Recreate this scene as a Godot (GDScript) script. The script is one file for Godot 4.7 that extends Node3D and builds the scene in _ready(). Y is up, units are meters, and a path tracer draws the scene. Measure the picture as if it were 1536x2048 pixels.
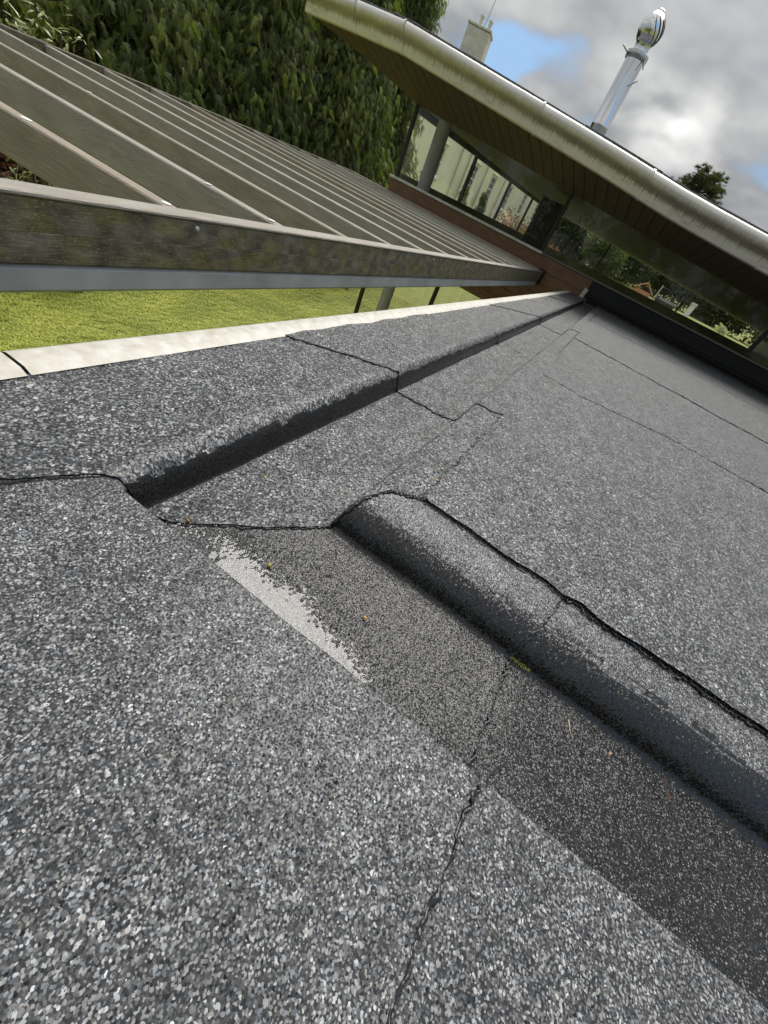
extends Node3D
# A felt covered flat roof with a box gutter, a weathered pergola over a lawn, and a glazed pavilion beyond.
# x runs across the roof to the right, -z along the box gutter towards the pavilion, y is up; the lawn is y = 0.
const EYE := 3.0      # height of the eye above the lawn; most heights below are written relative to it
const DECK := -0.33   # height of the roof deck relative to the eye
const DEEP := 0.05    # depth of the box gutter
var M := {}
var rng := RandomNumberGenerator.new()
var wob := FastNoiseLite.new()
var names := {}

func P(x: float, y: float, z: float) -> Vector3:
	return Vector3(x, y + EYE, z)

# ---------------------------------------------------------------- naming
func numbered(called: String) -> String:
	if names.has(called):
		names[called] += 1
		return "%s_%03d" % [called, names[called]]
	names[called] = 0
	return called

func tag(o: Node, label: String, category: String, group := "", kind := "") -> void:
	if label: o.set_meta("label", label)
	if category: o.set_meta("category", category)
	if group: o.set_meta("group", group)
	if kind: o.set_meta("kind", kind)

func thing(called: String, label: String, category: String, at := Vector3.ZERO, turn := 0.0, group := "") -> Node3D:
	var o := Node3D.new()
	o.name = numbered(called)
	add_child(o)
	o.position = at
	o.rotation.y = turn
	tag(o, label, category, group)
	return o

func part(called: String, mesh: Mesh, mat: Material, parent: Node, at := Vector3.ZERO) -> MeshInstance3D:
	var o := MeshInstance3D.new()
	o.name = called
	o.mesh = mesh
	if mat: o.material_override = mat
	o.cast_shadow = GeometryInstance3D.SHADOW_CASTING_SETTING_ON
	parent.add_child(o, true)
	o.position = at
	return o

func solo(called: String, mesh: Mesh, mat: Material, label: String, category: String, group := "", kind := "") -> MeshInstance3D:
	var o := part(numbered(called), mesh, mat, self)
	tag(o, label, category, group, kind)
	return o

func swarm(called: String, mesh: Mesh, mat: Material, xf: Array, cols: PackedColorArray, parent: Node) -> MultiMeshInstance3D:
	var mm := MultiMesh.new()
	mm.transform_format = MultiMesh.TRANSFORM_3D
	mm.use_colors = cols.size() > 0
	mm.mesh = mesh
	mm.instance_count = xf.size()
	for i in xf.size():
		mm.set_instance_transform(i, xf[i])
		if cols.size() > 0: mm.set_instance_color(i, cols[i])
	var o := MultiMeshInstance3D.new()
	o.name = called
	o.multimesh = mm
	o.material_override = mat
	parent.add_child(o, true)
	return o

# ---------------------------------------------------------------- shapes
func start() -> SurfaceTool:
	var st := SurfaceTool.new()
	st.begin(Mesh.PRIMITIVE_TRIANGLES)
	return st

func done(st: SurfaceTool) -> ArrayMesh:
	st.generate_normals()
	return st.commit()

func tri(st: SurfaceTool, a: Vector3, b: Vector3, c: Vector3, ua := Vector2.ZERO, ub := Vector2.ZERO, uc := Vector2.ZERO) -> void:
	st.set_uv(ua); st.add_vertex(a)
	st.set_uv(ub); st.add_vertex(b)
	st.set_uv(uc); st.add_vertex(c)

func quad(st: SurfaceTool, a: Vector3, b: Vector3, c: Vector3, d: Vector3, ua := Vector2.ZERO, ub := Vector2.ZERO, uc := Vector2.ZERO, ud := Vector2.ZERO) -> void:
	tri(st, a, b, c, ua, ub, uc)
	tri(st, a, c, d, ua, uc, ud)

# box with chamfered edges; uv: u runs along axis "grain" in metres, v round it
func bbox(st: SurfaceTool, c: Vector3, s: Vector3, ch := 0.003, grain := 0, b := Basis.IDENTITY, off := Vector2.ZERO) -> void:
	st.set_smooth_group(-1)
	var h := s * 0.5
	ch = minf(ch, minf(h.x, minf(h.y, h.z)) * 0.6)
	var f := func(sx: int, sy: int, sz: int, ax: int) -> Vector3:
		var v := Vector3(sx * h.x, sy * h.y, sz * h.z)
		for k in 3:
			if k != ax:
				v[k] -= signf(v[k]) * ch
		return v
	var uvf := func(v: Vector3, ax: int) -> Vector2:
		var r: float
		if grain == ax: r = v[(ax + 1) % 3]; return Vector2(v[(ax + 2) % 3] * 0.3, r) + off
		var other := 3 - grain - ax
		return Vector2(v[grain], v[other] + ax * 0.37) + off
	for ax in 3:
		var p := (ax + 1) % 3
		var q := (ax + 2) % 3
		for sg in [-1, 1]:
			var cs := []
			for k in [[-1, -1], [1, -1], [1, 1], [-1, 1]]:
				var sgn := [0, 0, 0]
				sgn[ax] = sg; sgn[p] = k[0]; sgn[q] = k[1]
				cs.append(f.call(sgn[0], sgn[1], sgn[2], ax))
			if sg > 0: cs.reverse()
			quad(st, c + b * cs[0], c + b * cs[1], c + b * cs[2], c + b * cs[3], uvf.call(cs[0], ax), uvf.call(cs[1], ax), uvf.call(cs[2], ax), uvf.call(cs[3], ax))
	# edges
	for ax in 3:
		var p := (ax + 1) % 3
		var q := (ax + 2) % 3
		for sp in [-1, 1]:
			for sq in [-1, 1]:
				var vs := []
				for k in [[-1, p], [1, p], [1, q], [-1, q]]:
					var sgn := [0, 0, 0]
					sgn[ax] = k[0]; sgn[p] = sp; sgn[q] = sq
					vs.append(f.call(sgn[0], sgn[1], sgn[2], k[1]))
				if sp * sq < 0: vs.reverse()
				quad(st, c + b * vs[0], c + b * vs[1], c + b * vs[2], c + b * vs[3], uvf.call(vs[0], p), uvf.call(vs[1], p), uvf.call(vs[2], p), uvf.call(vs[3], p))
	for sx in [-1, 1]:
		for sy in [-1, 1]:
			for sz in [-1, 1]:
				var vs := [f.call(sx, sy, sz, 0), f.call(sx, sy, sz, 1), f.call(sx, sy, sz, 2)]
				if sx * sy * sz > 0: vs.reverse()
				tri(st, c + b * vs[0], c + b * vs[1], c + b * vs[2])

func box(c: Vector3, s: Vector3, ch := 0.003, grain := 0, b := Basis.IDENTITY, off := Vector2.ZERO) -> ArrayMesh:
	var st := start()
	bbox(st, c, s, ch, grain, b, off)
	return done(st)

# box between corner points lo and hi
func boxb(lo: Vector3, hi: Vector3, ch := 0.003, grain := 0, off := Vector2.ZERO) -> ArrayMesh:
	return box((lo + hi) * 0.5, (hi - lo).abs(), ch, grain, Basis.IDENTITY, off)

func tube(st: SurfaceTool, pts: Array, rad: Array, seg := 8, capped := true) -> void:
	st.set_smooth_group(0)
	var rings := []
	for i in pts.size():
		var d: Vector3 = (pts[mini(i + 1, pts.size() - 1)] - pts[maxi(i - 1, 0)]).normalized()
		var up := Vector3.UP if absf(d.y) < 0.95 else Vector3.RIGHT
		var e := d.cross(up).normalized()
		var g := e.cross(d).normalized()
		var ring := []
		for k in seg:
			var a := TAU * k / seg
			ring.append(pts[i] + (e * cos(a) + g * sin(a)) * float(rad[i]))
		rings.append(ring)
	for i in pts.size() - 1:
		for k in seg:
			var k2 := (k + 1) % seg
			var u0 := Vector2(i * 0.1, float(k) / seg); var u1 := Vector2(i * 0.1 + 0.1, float(k + 1) / seg)
			quad(st, rings[i][k], rings[i + 1][k], rings[i + 1][k2], rings[i][k2], u0, Vector2(u1.x, u0.y), u1, Vector2(u0.x, u1.y))
	if capped:
		st.set_smooth_group(-1)
		for k in seg:
			tri(st, pts[0], rings[0][k], rings[0][(k + 1) % seg])
			tri(st, pts[-1], rings[-1][(k + 1) % seg], rings[-1][k])

# surface of revolution about y: prof holds (radius, height)
func lathe(st: SurfaceTool, at: Vector3, prof: Array, seg := 24, smooth := true) -> void:
	st.set_smooth_group(0 if smooth else -1)
	for i in prof.size() - 1:
		for k in seg:
			var a0 := TAU * k / seg
			var a1 := TAU * (k + 1) / seg
			var p0: Vector2 = prof[i]
			var p1: Vector2 = prof[i + 1]
			var va := at + Vector3(cos(a0) * p0.x, p0.y, sin(a0) * p0.x)
			var vb := at + Vector3(cos(a1) * p0.x, p0.y, sin(a1) * p0.x)
			var vc := at + Vector3(cos(a1) * p1.x, p1.y, sin(a1) * p1.x)
			var vd := at + Vector3(cos(a0) * p1.x, p1.y, sin(a0) * p1.x)
			quad(st, va, vb, vc, vd)

# straight sweep of a profile (Vector2 list) from basepoint a to b; the profile's x goes along "side", its y up
func sweep(st: SurfaceTool, a: Vector3, b: Vector3, side: Vector3, prof: Array, smooth := true, closed := false, caps := false) -> void:
	st.set_smooth_group(0 if smooth else -1)
	var n := prof.size()
	var ln := (b - a).length()
	var acc := 0.0
	for i in (n if closed else n - 1):
		var p: Vector2 = prof[i]
		var q: Vector2 = prof[(i + 1) % n]
		var w := (q - p).length()
		var pa := side * p.x + Vector3.UP * p.y
		var qa := side * q.x + Vector3.UP * q.y
		quad(st, a + pa, b + pa, b + qa, a + qa, Vector2(a.x, acc), Vector2(a.x + ln, acc), Vector2(a.x + ln, acc + w), Vector2(a.x, acc + w))
		acc += w
	if caps:
		st.set_smooth_group(-1)
		for e in [a, b]:
			var mid := Vector2.ZERO
			for p in prof: mid += p
			mid /= n
			for i in n:
				var p: Vector2 = prof[i]
				var q: Vector2 = prof[(i + 1) % n]
				tri(st, e + side * mid.x + Vector3.UP * mid.y, e + side * p.x + Vector3.UP * p.y, e + side * q.x + Vector3.UP * q.y)

# ---------------------------------------------------------------- materials
func image(w: int, h: int, f: Callable) -> Image:
	var im := Image.create(w, h, false, Image.FORMAT_RGB8)
	for y in h:
		for x in w:
			im.set_pixel(x, y, f.call(x, y))
	return im

func tex(im: Image) -> ImageTexture:
	im.generate_mipmaps()
	return ImageTexture.create_from_image(im)

func lin(r: float, g: float, b: float) -> Color:
	return Color(r, g, b).linear_to_srgb()

func paint(c: Color, rough := 0.6, metal := 0.0) -> StandardMaterial3D:
	var m := StandardMaterial3D.new()
	m.albedo_color = c
	m.roughness = rough
	m.metallic = metal
	return m

func noisy(freq: float, sd: int, oct := 4, kind := FastNoiseLite.TYPE_SIMPLEX_SMOOTH) -> FastNoiseLite:
	var n := FastNoiseLite.new()
	n.seed = sd
	n.noise_type = kind
	n.frequency = freq
	n.fractal_octaves = oct
	return n

# two tone noise material laid by world position
func mottled(c0: Color, c1: Color, tile: float, freq: float, sd: int, rough := 0.7, bump := 0.0, size := 256) -> StandardMaterial3D:
	var n := noisy(freq, sd, 5)
	var im := n.get_seamless_image(size, size)
	var col := Image.create(size, size, false, Image.FORMAT_RGB8)
	for y in size:
		for x in size:
			col.set_pixel(x, y, c0.lerp(c1, im.get_pixel(x, y).r))
	var m := StandardMaterial3D.new()
	m.albedo_texture = tex(col)
	m.roughness = rough
	m.uv1_triplanar = true
	m.uv1_world_triplanar = true
	m.uv1_scale = Vector3.ONE / tile
	if bump > 0.0:
		im.bump_map_to_normal_map(bump)
		m.normal_enabled = true
		m.normal_texture = tex(im)
	return m

# value noise that repeats without a seam
func wrapped_noise(lat: PackedFloat32Array, n: int, u: float, v: float) -> float:
	var x := u * n; var y := v * n
	var x0 := posmod(int(floorf(x)), n); var y0 := posmod(int(floorf(y)), n)
	var x1 := (x0 + 1) % n; var y1 := (y0 + 1) % n
	var fx := x - floorf(x); var fy := y - floorf(y)
	return lerpf(lerpf(lat[y0 * n + x0], lat[y0 * n + x1], fx), lerpf(lat[y1 * n + x0], lat[y1 * n + x1], fx), fy)

# slate flakes bedded in bitumen: every flake has its own tone and its own small tilt
func flake_maps(size: int, cell: float, sd: int) -> Array:
	var r := RandomNumberGenerator.new()
	r.seed = sd
	var best := PackedFloat32Array(); best.resize(size * size); best.fill(9.0)
	var who := PackedInt32Array(); who.resize(size * size); who.fill(-1)
	var tones := PackedFloat32Array(); var tx := PackedFloat32Array(); var ty := PackedFloat32Array(); var hue := PackedFloat32Array()
	var lat1 := PackedFloat32Array(); for i in 44 * 44: lat1.append(r.randf())
	var lat2 := PackedFloat32Array(); for i in 15 * 15: lat2.append(r.randf())
	var k := int(size / cell)
	var step := float(size) / k
	for gy in k:
		for gx in k:
			var cx := (gx + r.randf()) * step
			var cy := (gy + r.randf()) * step
			var ra := step * r.randf_range(0.5, 0.86)
			var asp := r.randf_range(0.6, 1.0)
			var an := r.randf() * PI
			var ca := cos(an); var sa := sin(an)
			var id := tones.size()
			var t := r.randf()
			if r.randf() < 0.05:
				ra *= 1.5
				t = 0.98 if r.randf() < 0.6 else 0.02
			t = clampf(t * 0.8 + (wrapped_noise(lat1, 44, cx / size, cy / size) - 0.5) * 0.22 + (wrapped_noise(lat2, 15, cx / size, cy / size) - 0.5) * 0.09 + 0.06, 0.0, 1.0)
			tones.append(t)
			tx.append(r.randfn(0.0, 1.0)); ty.append(r.randfn(0.0, 1.0)); hue.append(r.randf())
			var lift := r.randf() * 0.5
			var R := int(ceil(ra)) + 1
			for py in range(int(cy) - R, int(cy) + R + 1):
				for px in range(int(cx) - R, int(cx) + R + 1):
					var dx := px - cx; var dy := py - cy
					var u := (dx * ca + dy * sa) / ra
					var v := (-dx * sa + dy * ca) / (ra * asp)
					var d := sqrt(u * u + v * v)
					if d < 1.0:
						var i := posmod(py, size) * size + posmod(px, size)
						if d + lift < best[i]:
							best[i] = d + lift
							who[i] = id
	var col := PackedByteArray(); col.resize(size * size * 3)
	var nrm := PackedByteArray(); nrm.resize(size * size * 3)
	var rou := PackedByteArray(); rou.resize(size * size)
	for i in size * size:
		var w := who[i]
		if w < 0:
			col[i * 3] = 30; col[i * 3 + 1] = 30; col[i * 3 + 2] = 31
			nrm[i * 3] = 128; nrm[i * 3 + 1] = 128; nrm[i * 3 + 2] = 255
			rou[i] = 70
		else:
			var t := tones[w]
			var g := 34.0 + 78.0 * t + 92.0 * pow(t, 3.5)
			var warm := (hue[w] - 0.5) * 8.0
			col[i * 3] = int(g + warm); col[i * 3 + 1] = int(g + 1.0); col[i * 3 + 2] = int(g + 2.0 - warm)
			nrm[i * 3] = clampi(int(128.0 + 46.0 * tx[w]), 20, 236); nrm[i * 3 + 1] = clampi(int(128.0 + 46.0 * ty[w]), 20, 236); nrm[i * 3 + 2] = 225
			rou[i] = int(58.0 + 62.0 * hue[w])
	var ic := Image.create_from_data(size, size, false, Image.FORMAT_RGB8, col)
	var inn := Image.create_from_data(size, size, false, Image.FORMAT_RGB8, nrm)
	var ir := Image.create_from_data(size, size, false, Image.FORMAT_L8, rou)
	return [tex(ic), tex(inn), tex(ir)]

func felt(maps: Array, tile: float, tint: Color, rough: float, bump: float, coat := 0.0) -> StandardMaterial3D:
	var m := StandardMaterial3D.new()
	m.albedo_color = tint
	m.albedo_texture = maps[0]
	m.normal_enabled = true
	m.normal_texture = maps[1]
	m.normal_scale = bump
	m.roughness_texture = maps[2]
	m.roughness_texture_channel = BaseMaterial3D.TEXTURE_CHANNEL_RED
	m.roughness = rough
	m.uv1_triplanar = true
	m.uv1_world_triplanar = true
	m.uv1_scale = Vector3.ONE / tile
	if coat > 0.0:
		m.clearcoat_enabled = true
		m.clearcoat = coat
		m.clearcoat_roughness = 0.25
	return m

# weathered timber: u along the grain (1 texture = 1.2 m), v across (1 texture = 0.3 m)
func timber(base: Color, dark: Color, sd: int, rough: float, algae := 0.0) -> StandardMaterial3D:
	var n1 := noisy(1.0, sd, 4)
	var n2 := noisy(1.0, sd + 7, 3)
	var n3 := noisy(1.0, sd + 13, 5)
	var w := 512
	var h := 256
	var hi := Image.create(w, h, false, Image.FORMAT_RGB8)
	var moss := lin(0.17, 0.155, 0.025)
	var lichen := lin(0.28, 0.27, 0.14)
	var f := func(x: int, y: int) -> Color:
		var u := float(x) / w; var v := float(y) / h
		var bend := n2.get_noise_2d(u * 3.0, v * 2.0) * 0.25
		var g := n1.get_noise_2d(u * 6.0, (v + bend * 0.3) * 90.0) * 0.5 + 0.5
		var fine := n1.get_noise_2d(u * 25.0 + 50.0, v * 260.0) * 0.5 + 0.5
		var patch := n2.get_noise_2d(u * 5.0 + 9.0, v * 4.0) * 0.5 + 0.5
		var t := clampf(g * 0.6 + fine * 0.3 + patch * 0.45 - 0.2, 0.0, 1.0)
		if algae > 0.5: t = clampf(0.15 * g + 0.25 * fine + 1.1 * (n3.get_noise_2d(u * 14.0 + 3.0, v * 5.0) * 0.5 + 0.5) - 0.35, 0.0, 1.0)
		hi.set_pixel(x, y, Color(t, t, t))
		var c := dark.lerp(base, t)
		if algae > 0.0:
			var a := n3.get_noise_2d(u * 7.0, v * 3.0) * 0.5 + 0.5
			var sp := n3.get_noise_2d(u * 140.0, v * 60.0) * 0.5 + 0.5
			c = c.lerp(moss, clampf((a - 0.42) * 3.0, 0.0, 1.0) * clampf((sp - 0.35) * 3.0, 0.0, 1.0) * algae)
			if sp > 0.70: c = c.lerp(lichen, 0.75 * algae)
		return c
	var im := image(w, h, f)
	hi.bump_map_to_normal_map(3.0)
	var m := StandardMaterial3D.new()
	m.albedo_texture = tex(im)
	m.normal_enabled = true
	m.normal_texture = tex(hi)
	m.normal_scale = 0.7
	m.roughness = rough
	m.uv1_scale = Vector3(1.0 / 1.2, 1.0 / 0.3, 1)
	return m

func leaf_mat(rough := 0.5, back := 0.25) -> StandardMaterial3D:
	var m := StandardMaterial3D.new()
	m.vertex_color_use_as_albedo = true
	m.roughness = rough
	m.cull_mode = BaseMaterial3D.CULL_DISABLED
	m.backlight_enabled = true
	m.backlight = Color(back, back * 1.1, back * 0.5)
	return m

func make_materials() -> void:
	var maps := flake_maps(1536, 6.0, 11)
	M.felt = felt(maps, 0.35, Color(1, 1, 1), 1.0, 0.9)
	M.felt_far = felt(maps, 0.56, Color(1, 1, 1), 1.0, 1.1)
	M.felt_wet_shade = felt(maps, 0.30, Color(0.27, 0.27, 0.275), 0.85, 0.6, 0.0)  # wet gutter floor; also paints shade onto the upright kerb faces
	M.bitumen = mottled(lin(0.008, 0.008, 0.009), lin(0.02, 0.02, 0.021), 0.06, 0.03, 5, 0.28, 6.0, 128)
	M.grey_wood = timber(lin(0.45, 0.415, 0.36), lin(0.19, 0.168, 0.14), 21, 0.75, 0.10)
	M.brown_wood = timber(lin(0.42, 0.36, 0.285), lin(0.16, 0.13, 0.10), 52, 0.75, 0.10)
	M.pale_wood = timber(lin(0.52, 0.49, 0.44), lin(0.24, 0.22, 0.19), 57, 0.8, 0.08)
	M.beam_wood = timber(lin(0.25, 0.225, 0.17), lin(0.05, 0.043, 0.03), 33, 0.8, 1.0)
	M.cedar = timber(lin(0.29, 0.165, 0.095), lin(0.09, 0.046, 0.024), 45, 0.65)
	M.soffit = timber(lin(0.19, 0.125, 0.085), lin(0.06, 0.038, 0.026), 48, 0.65)
	M.galv = mottled(lin(0.30, 0.315, 0.32), lin(0.46, 0.475, 0.48), 0.7, 0.012, 8, 0.5, 0.0)
	M.galv.metallic = 0.1
	M.zinc = gutter_metal()
	M.trim = mottled(lin(0.40, 0.36, 0.29), lin(0.66, 0.64, 0.59), 0.30, 0.03, 14, 0.5)
	M.steel = paint(lin(0.62, 0.62, 0.61), 0.14, 1.0)
	M.steel_dull = paint(lin(0.4, 0.4, 0.39), 0.35, 1.0)
	M.black = mottled(lin(0.006, 0.006, 0.006), lin(0.014, 0.014, 0.014), 0.3, 0.02, 3, 0.7)
	M.frame = paint(lin(0.012, 0.013, 0.012), 0.4)
	M.sill_white = mottled(lin(0.5, 0.49, 0.46), lin(0.78, 0.77, 0.74), 0.5, 0.012, 17, 0.45)
	M.sill_grey = paint(lin(0.16, 0.165, 0.16), 0.4, 0.3)
	M.slate = mottled(lin(0.07, 0.075, 0.085), lin(0.15, 0.155, 0.165), 0.5, 0.03, 18, 0.5, 2.0)
	M.ceiling = mottled(lin(0.13, 0.13, 0.085), lin(0.18, 0.175, 0.12), 1.5, 0.01, 19, 0.7)
	M.concrete = mottled(lin(0.36, 0.36, 0.33), lin(0.46, 0.46, 0.43), 0.9, 0.01, 20, 0.7)
	M.floor = paint(lin(0.35, 0.36, 0.33), 0.35)
	M.render = mottled(lin(0.74, 0.74, 0.50), lin(0.85, 0.85, 0.62), 5.0, 0.01, 23, 0.8)
	M.stack = mottled(lin(0.44, 0.42, 0.35), lin(0.66, 0.64, 0.56), 1.6, 0.013, 24, 0.85)
	M.white_paint = paint(lin(0.75, 0.75, 0.72), 0.5)
	M.dark_glass = paint(lin(0.02, 0.022, 0.025), 0.06)
	M.clay = mottled(lin(0.45, 0.19, 0.10), lin(0.62, 0.30, 0.17), 0.6, 0.02, 26, 0.8)
	M.bark = mottled(lin(0.05, 0.035, 0.025), lin(0.12, 0.085, 0.06), 0.4, 0.02, 27, 0.9, 6.0)
	var g := StandardMaterial3D.new()
	g.albedo_color = Color(0.35, 0.5, 0.35, 0.02)
	g.transparency = BaseMaterial3D.TRANSPARENCY_ALPHA
	g.roughness = 0.0
	g.metallic_specular = 0.5
	g.cull_mode = BaseMaterial3D.CULL_DISABLED
	M.glass = g
	var wt := StandardMaterial3D.new()
	wt.albedo_color = Color(0.03, 0.035, 0.035, 0.05)
	wt.transparency = BaseMaterial3D.TRANSPARENCY_ALPHA
	wt.roughness = 0.0
	wt.metallic_specular = 0.5
	wt.cull_mode = BaseMaterial3D.CULL_DISABLED
	M.water = wt
	M.lawn = mottled(lin(0.15, 0.175, 0.03), lin(0.26, 0.275, 0.06), 1.7, 0.012, 28, 0.9)
	M.leaf = leaf_mat(0.55, 0.9)
	M.gloss_leaf = leaf_mat(0.3, 0.2)
	M.grass = leaf_mat(0.6, 0.3)

# pale galvanised gutter with vertical run-off streaks of algae across its underside
func gutter_metal() -> StandardMaterial3D:
	var n := noisy(1.0, 61, 3)
	var n2 := noisy(1.0, 67, 4)
	var w := 1024
	var h := 128
	var clean := lin(0.70, 0.67, 0.61)
	var stain := lin(0.15, 0.13, 0.095)
	var f := func(x: int, y: int) -> Color:
		var u := float(x) / w * 2.4; var v := float(y) / h
		var streak := n.get_noise_2d(u * 90.0, v * 0.8) * 0.5 + 0.5
		var patch := n2.get_noise_2d(u * 3.0, v * 6.0) * 0.5 + 0.5
		# algae grows in run-off streaks on the underside of the bulge, ragged at both ends
		var band := smoothstep(0.20, 0.27, v + (streak - 0.5) * 0.20) * (1.0 - smoothstep(0.36, 0.52, v + (streak - 0.5) * 0.22))
		var s := band * (0.30 + 0.6 * streak) * (0.45 + 0.6 * patch)
		s = maxf(s, smoothstep(0.66, 0.85, streak) * 0.35 * (1.0 - smoothstep(0.2, 0.35, v)))
		s = maxf(s, smoothstep(0.55, 0.9, patch) * 0.25)
		return clean.lerp(stain, clampf(s, 0.0, 0.95))
	var m := StandardMaterial3D.new()
	m.albedo_texture = tex(image(w, h, f))
	m.roughness = 0.3
	m.metallic = 0.3
	m.uv1_scale = Vector3(1.0 / 2.4, 1.0 / 0.50, 1)
	return m

# ---------------------------------------------------------------- the felt roof
func ss(t: float) -> float:
	t = clampf(t, 0.0, 1.0)
	return t * t * (3.0 - 2.0 * t)

# quarter round: level at 0, upright at 1
func roll(t: float) -> float:
	t = clampf(t, 0.0, 1.0)
	return 1.0 - sqrt(1.0 - t * t) if t < 1.0 else 1.0

# height of the roof relative to the deck: a box gutter along z meets another along x
func roof_y(x: float, z: float) -> float:
	var s_left := roll((x + 0.336) / 0.036)
	var s_right := 1.0 - ss((x + 0.145) / 0.022)
	var s_near := ss((-0.184 - z) / 0.018)
	var s_roll := roll((z + 0.452) / 0.086)
	var c := s_left * s_near * maxf(s_right, s_roll)
	return -DEEP * c + wob.get_noise_2d(x * 6.0, z * 6.0) * 0.0022 + wob.get_noise_2d(x * 30.0 + 40.0, z * 30.0) * 0.0005

func poly(pts: Array, x: float) -> float:
	if x <= pts[0].x: return pts[0].y
	for i in pts.size() - 1:
		var a: Vector2 = pts[i]
		var b: Vector2 = pts[i + 1]
		if x <= b.x: return lerpf(a.y, b.y, (x - a.x) / maxf(b.x - a.x, 1e-6))
	return pts[-1].y

func jit(s: float, sd: float, amp := 0.004) -> float:
	return (wob.get_noise_2d(s * 32.0, sd * 17.0) + 0.8 * wob.get_noise_2d(s * 120.0, sd * 31.0)) * amp

func steps(breaks: Array) -> Array:  # [from, to, step] runs joined
	var out := []
	for b in breaks:
		var n := maxi(1, int(ceil(absf(b[1] - b[0]) / b[2])))
		for i in n: out.append(lerpf(b[0], b[1], float(i) / n))
	out.append(breaks[-1][1])
	return out

const TORN := [Vector2(-0.53, 0.02), Vector2(-0.40, -0.085), Vector2(-0.362, -0.114), Vector2(-0.345, -0.155), Vector2(-0.322, -0.186), Vector2(-0.305, -0.198), Vector2(-0.257, -0.229), Vector2(-0.19, -0.300), Vector2(-0.148, -0.352), Vector2(-0.135, -0.372), Vector2(-0.122, -0.415), Vector2(-0.10, -0.448), Vector2(-0.06, -0.472), Vector2(3.0, -0.462)]

func far_edge(x: float) -> float:
	return poly(TORN, x) + jit(x, 3.0, 0.004 if x < -0.06 else 0.008)

func seam_x(z: float) -> float:
	return poly([Vector2(-0.50, 0.180), Vector2(-0.43, 0.168), Vector2(-0.37, 0.150), Vector2(-0.20, 0.143), Vector2(-0.186, 0.137), Vector2(-0.10, 0.129), Vector2(-0.03, 0.125), Vector2(0.6, 0.115)], z) + jit(z, 9.0, 0.003)

const ROWS := [
	[Vector2(-0.53, -0.67), Vector2(-0.327, -0.835), Vector2(-0.315, -0.862), Vector2(-0.17, -0.872), Vector2(-0.142, -0.90), Vector2(-0.124, -0.925), Vector2(-0.05, -0.965)],
	[Vector2(-0.53, -1.40), Vector2(-0.327, -1.755), Vector2(-0.303, -1.82), Vector2(-0.16, -1.856), Vector2(-0.124, -1.906), Vector2(-0.05, -2.02)],
	[Vector2(-0.53, -2.28), Vector2(-0.327, -2.79), Vector2(-0.315, -2.93), Vector2(-0.18, -2.98), Vector2(-0.124, -3.0), Vector2(-0.05, -3.1)],
	[Vector2(-0.53, -3.30), Vector2(-0.327, -3.78), Vector2(-0.315, -3.9), Vector2(-0.05, -4.05)],
	[Vector2(-0.53, -4.35), Vector2(-0.327, -4.80), Vector2(-0.315, -4.9), Vector2(-0.05, -5.05)],
	[Vector2(-0.53, -6.53), Vector2(-0.05, -6.53)]]
const DROWS := [[Vector2(-0.06, -1.535), Vector2(0.11, -1.53), Vector2(0.43, -1.65), Vector2(0.82, -1.67), Vector2(3.0, -1.75)],
	[Vector2(-0.06, -2.77), Vector2(3.0, -2.82)], [Vector2(-0.06, -4.2), Vector2(0.8, -4.36), Vector2(3.0, -4.2)], [Vector2(-0.06, -6.53), Vector2(3.0, -6.53)]]

# one rectangular patch of felt; pos(i, j) gives x, z; wet floor and shade-painted face quads go to a second surface
func sheet(nx: int, nz: int, pos: Callable, lift: float, mat: Material = null) -> ArrayMesh:
	var vs := []
	for i in nx:
		var colm := []
		for j in nz:
			var q: Vector2 = pos.call(i, j)
			colm.append(P(q.x, DECK + lift + roof_y(q.x, q.y), q.y))
		vs.append(colm)
	var st := start(); st.set_smooth_group(0)
	var wet := start(); wet.set_smooth_group(0)  # wet floor plus the faces with shade in their colour
	var any := false
	for i in nx - 1:
		for j in nz - 1:
			var a: Vector3 = vs[i][j]; var b: Vector3 = vs[i + 1][j]; var c: Vector3 = vs[i + 1][j + 1]; var d: Vector3 = vs[i][j + 1]
			if absf(a.z - d.z) < 1e-5 and absf(b.z - c.z) < 1e-5: continue
			var m := (a + b + c + d) * 0.25
			var is_wet_shade := m.y - EYE - DECK < -0.009 + wob.get_noise_2d(m.x * 90.0, m.z * 90.0) * 0.007 and ((m.z > -0.47 and m.x > -0.30 and m.z > far_edge(m.x)) or m.x < -0.297)  # the floor is wet; kerb faces take the dark tint as painted shade
			if is_wet_shade: any = true
			var t := wet if is_wet_shade else st
			if (a - d).length() > 1e-6: tri(t, a, c, d)
			if (b - c).length() > 1e-6: tri(t, a, b, c)
	st.set_material(mat if mat else M.felt)
	var am := done(st)
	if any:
		wet.set_material(M.felt_wet_shade)
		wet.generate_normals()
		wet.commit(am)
	return am

# the black bitumen that squeezes out along a lap
func bead(parent: Node, pts: Array, lift: float, r0: float, sd: float) -> void:
	var st := start()
	var run := []
	var rad := []
	for i in pts.size():
		var q: Vector2 = pts[i]
		var s := i * 0.11 + sd * 7.0
		var r := r0 * (0.45 + 1.3 * absf(wob.get_noise_2d(s * 9.0, sd)) + 0.5 * maxf(0.0, wob.get_noise_2d(s * 33.0, sd + 5.0)))
		run.append(P(q.x + jit(s, sd + 2.0, 0.0022), DECK + roof_y(q.x, q.y) + lift - r * 0.35, q.y + jit(s, sd + 8.0, 0.0022)))
		rad.append(r)
	tube(st, run, rad, 6)
	part("bitumen_bead", done(st), M.bitumen, parent)

func line(f: Callable, a: float, b: float, step: float) -> Array:
	var out := []
	var n := maxi(2, int(absf(b - a) / step))
	for i in n + 1: out.append(f.call(lerpf(a, b, float(i) / n)))
	return out

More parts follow.
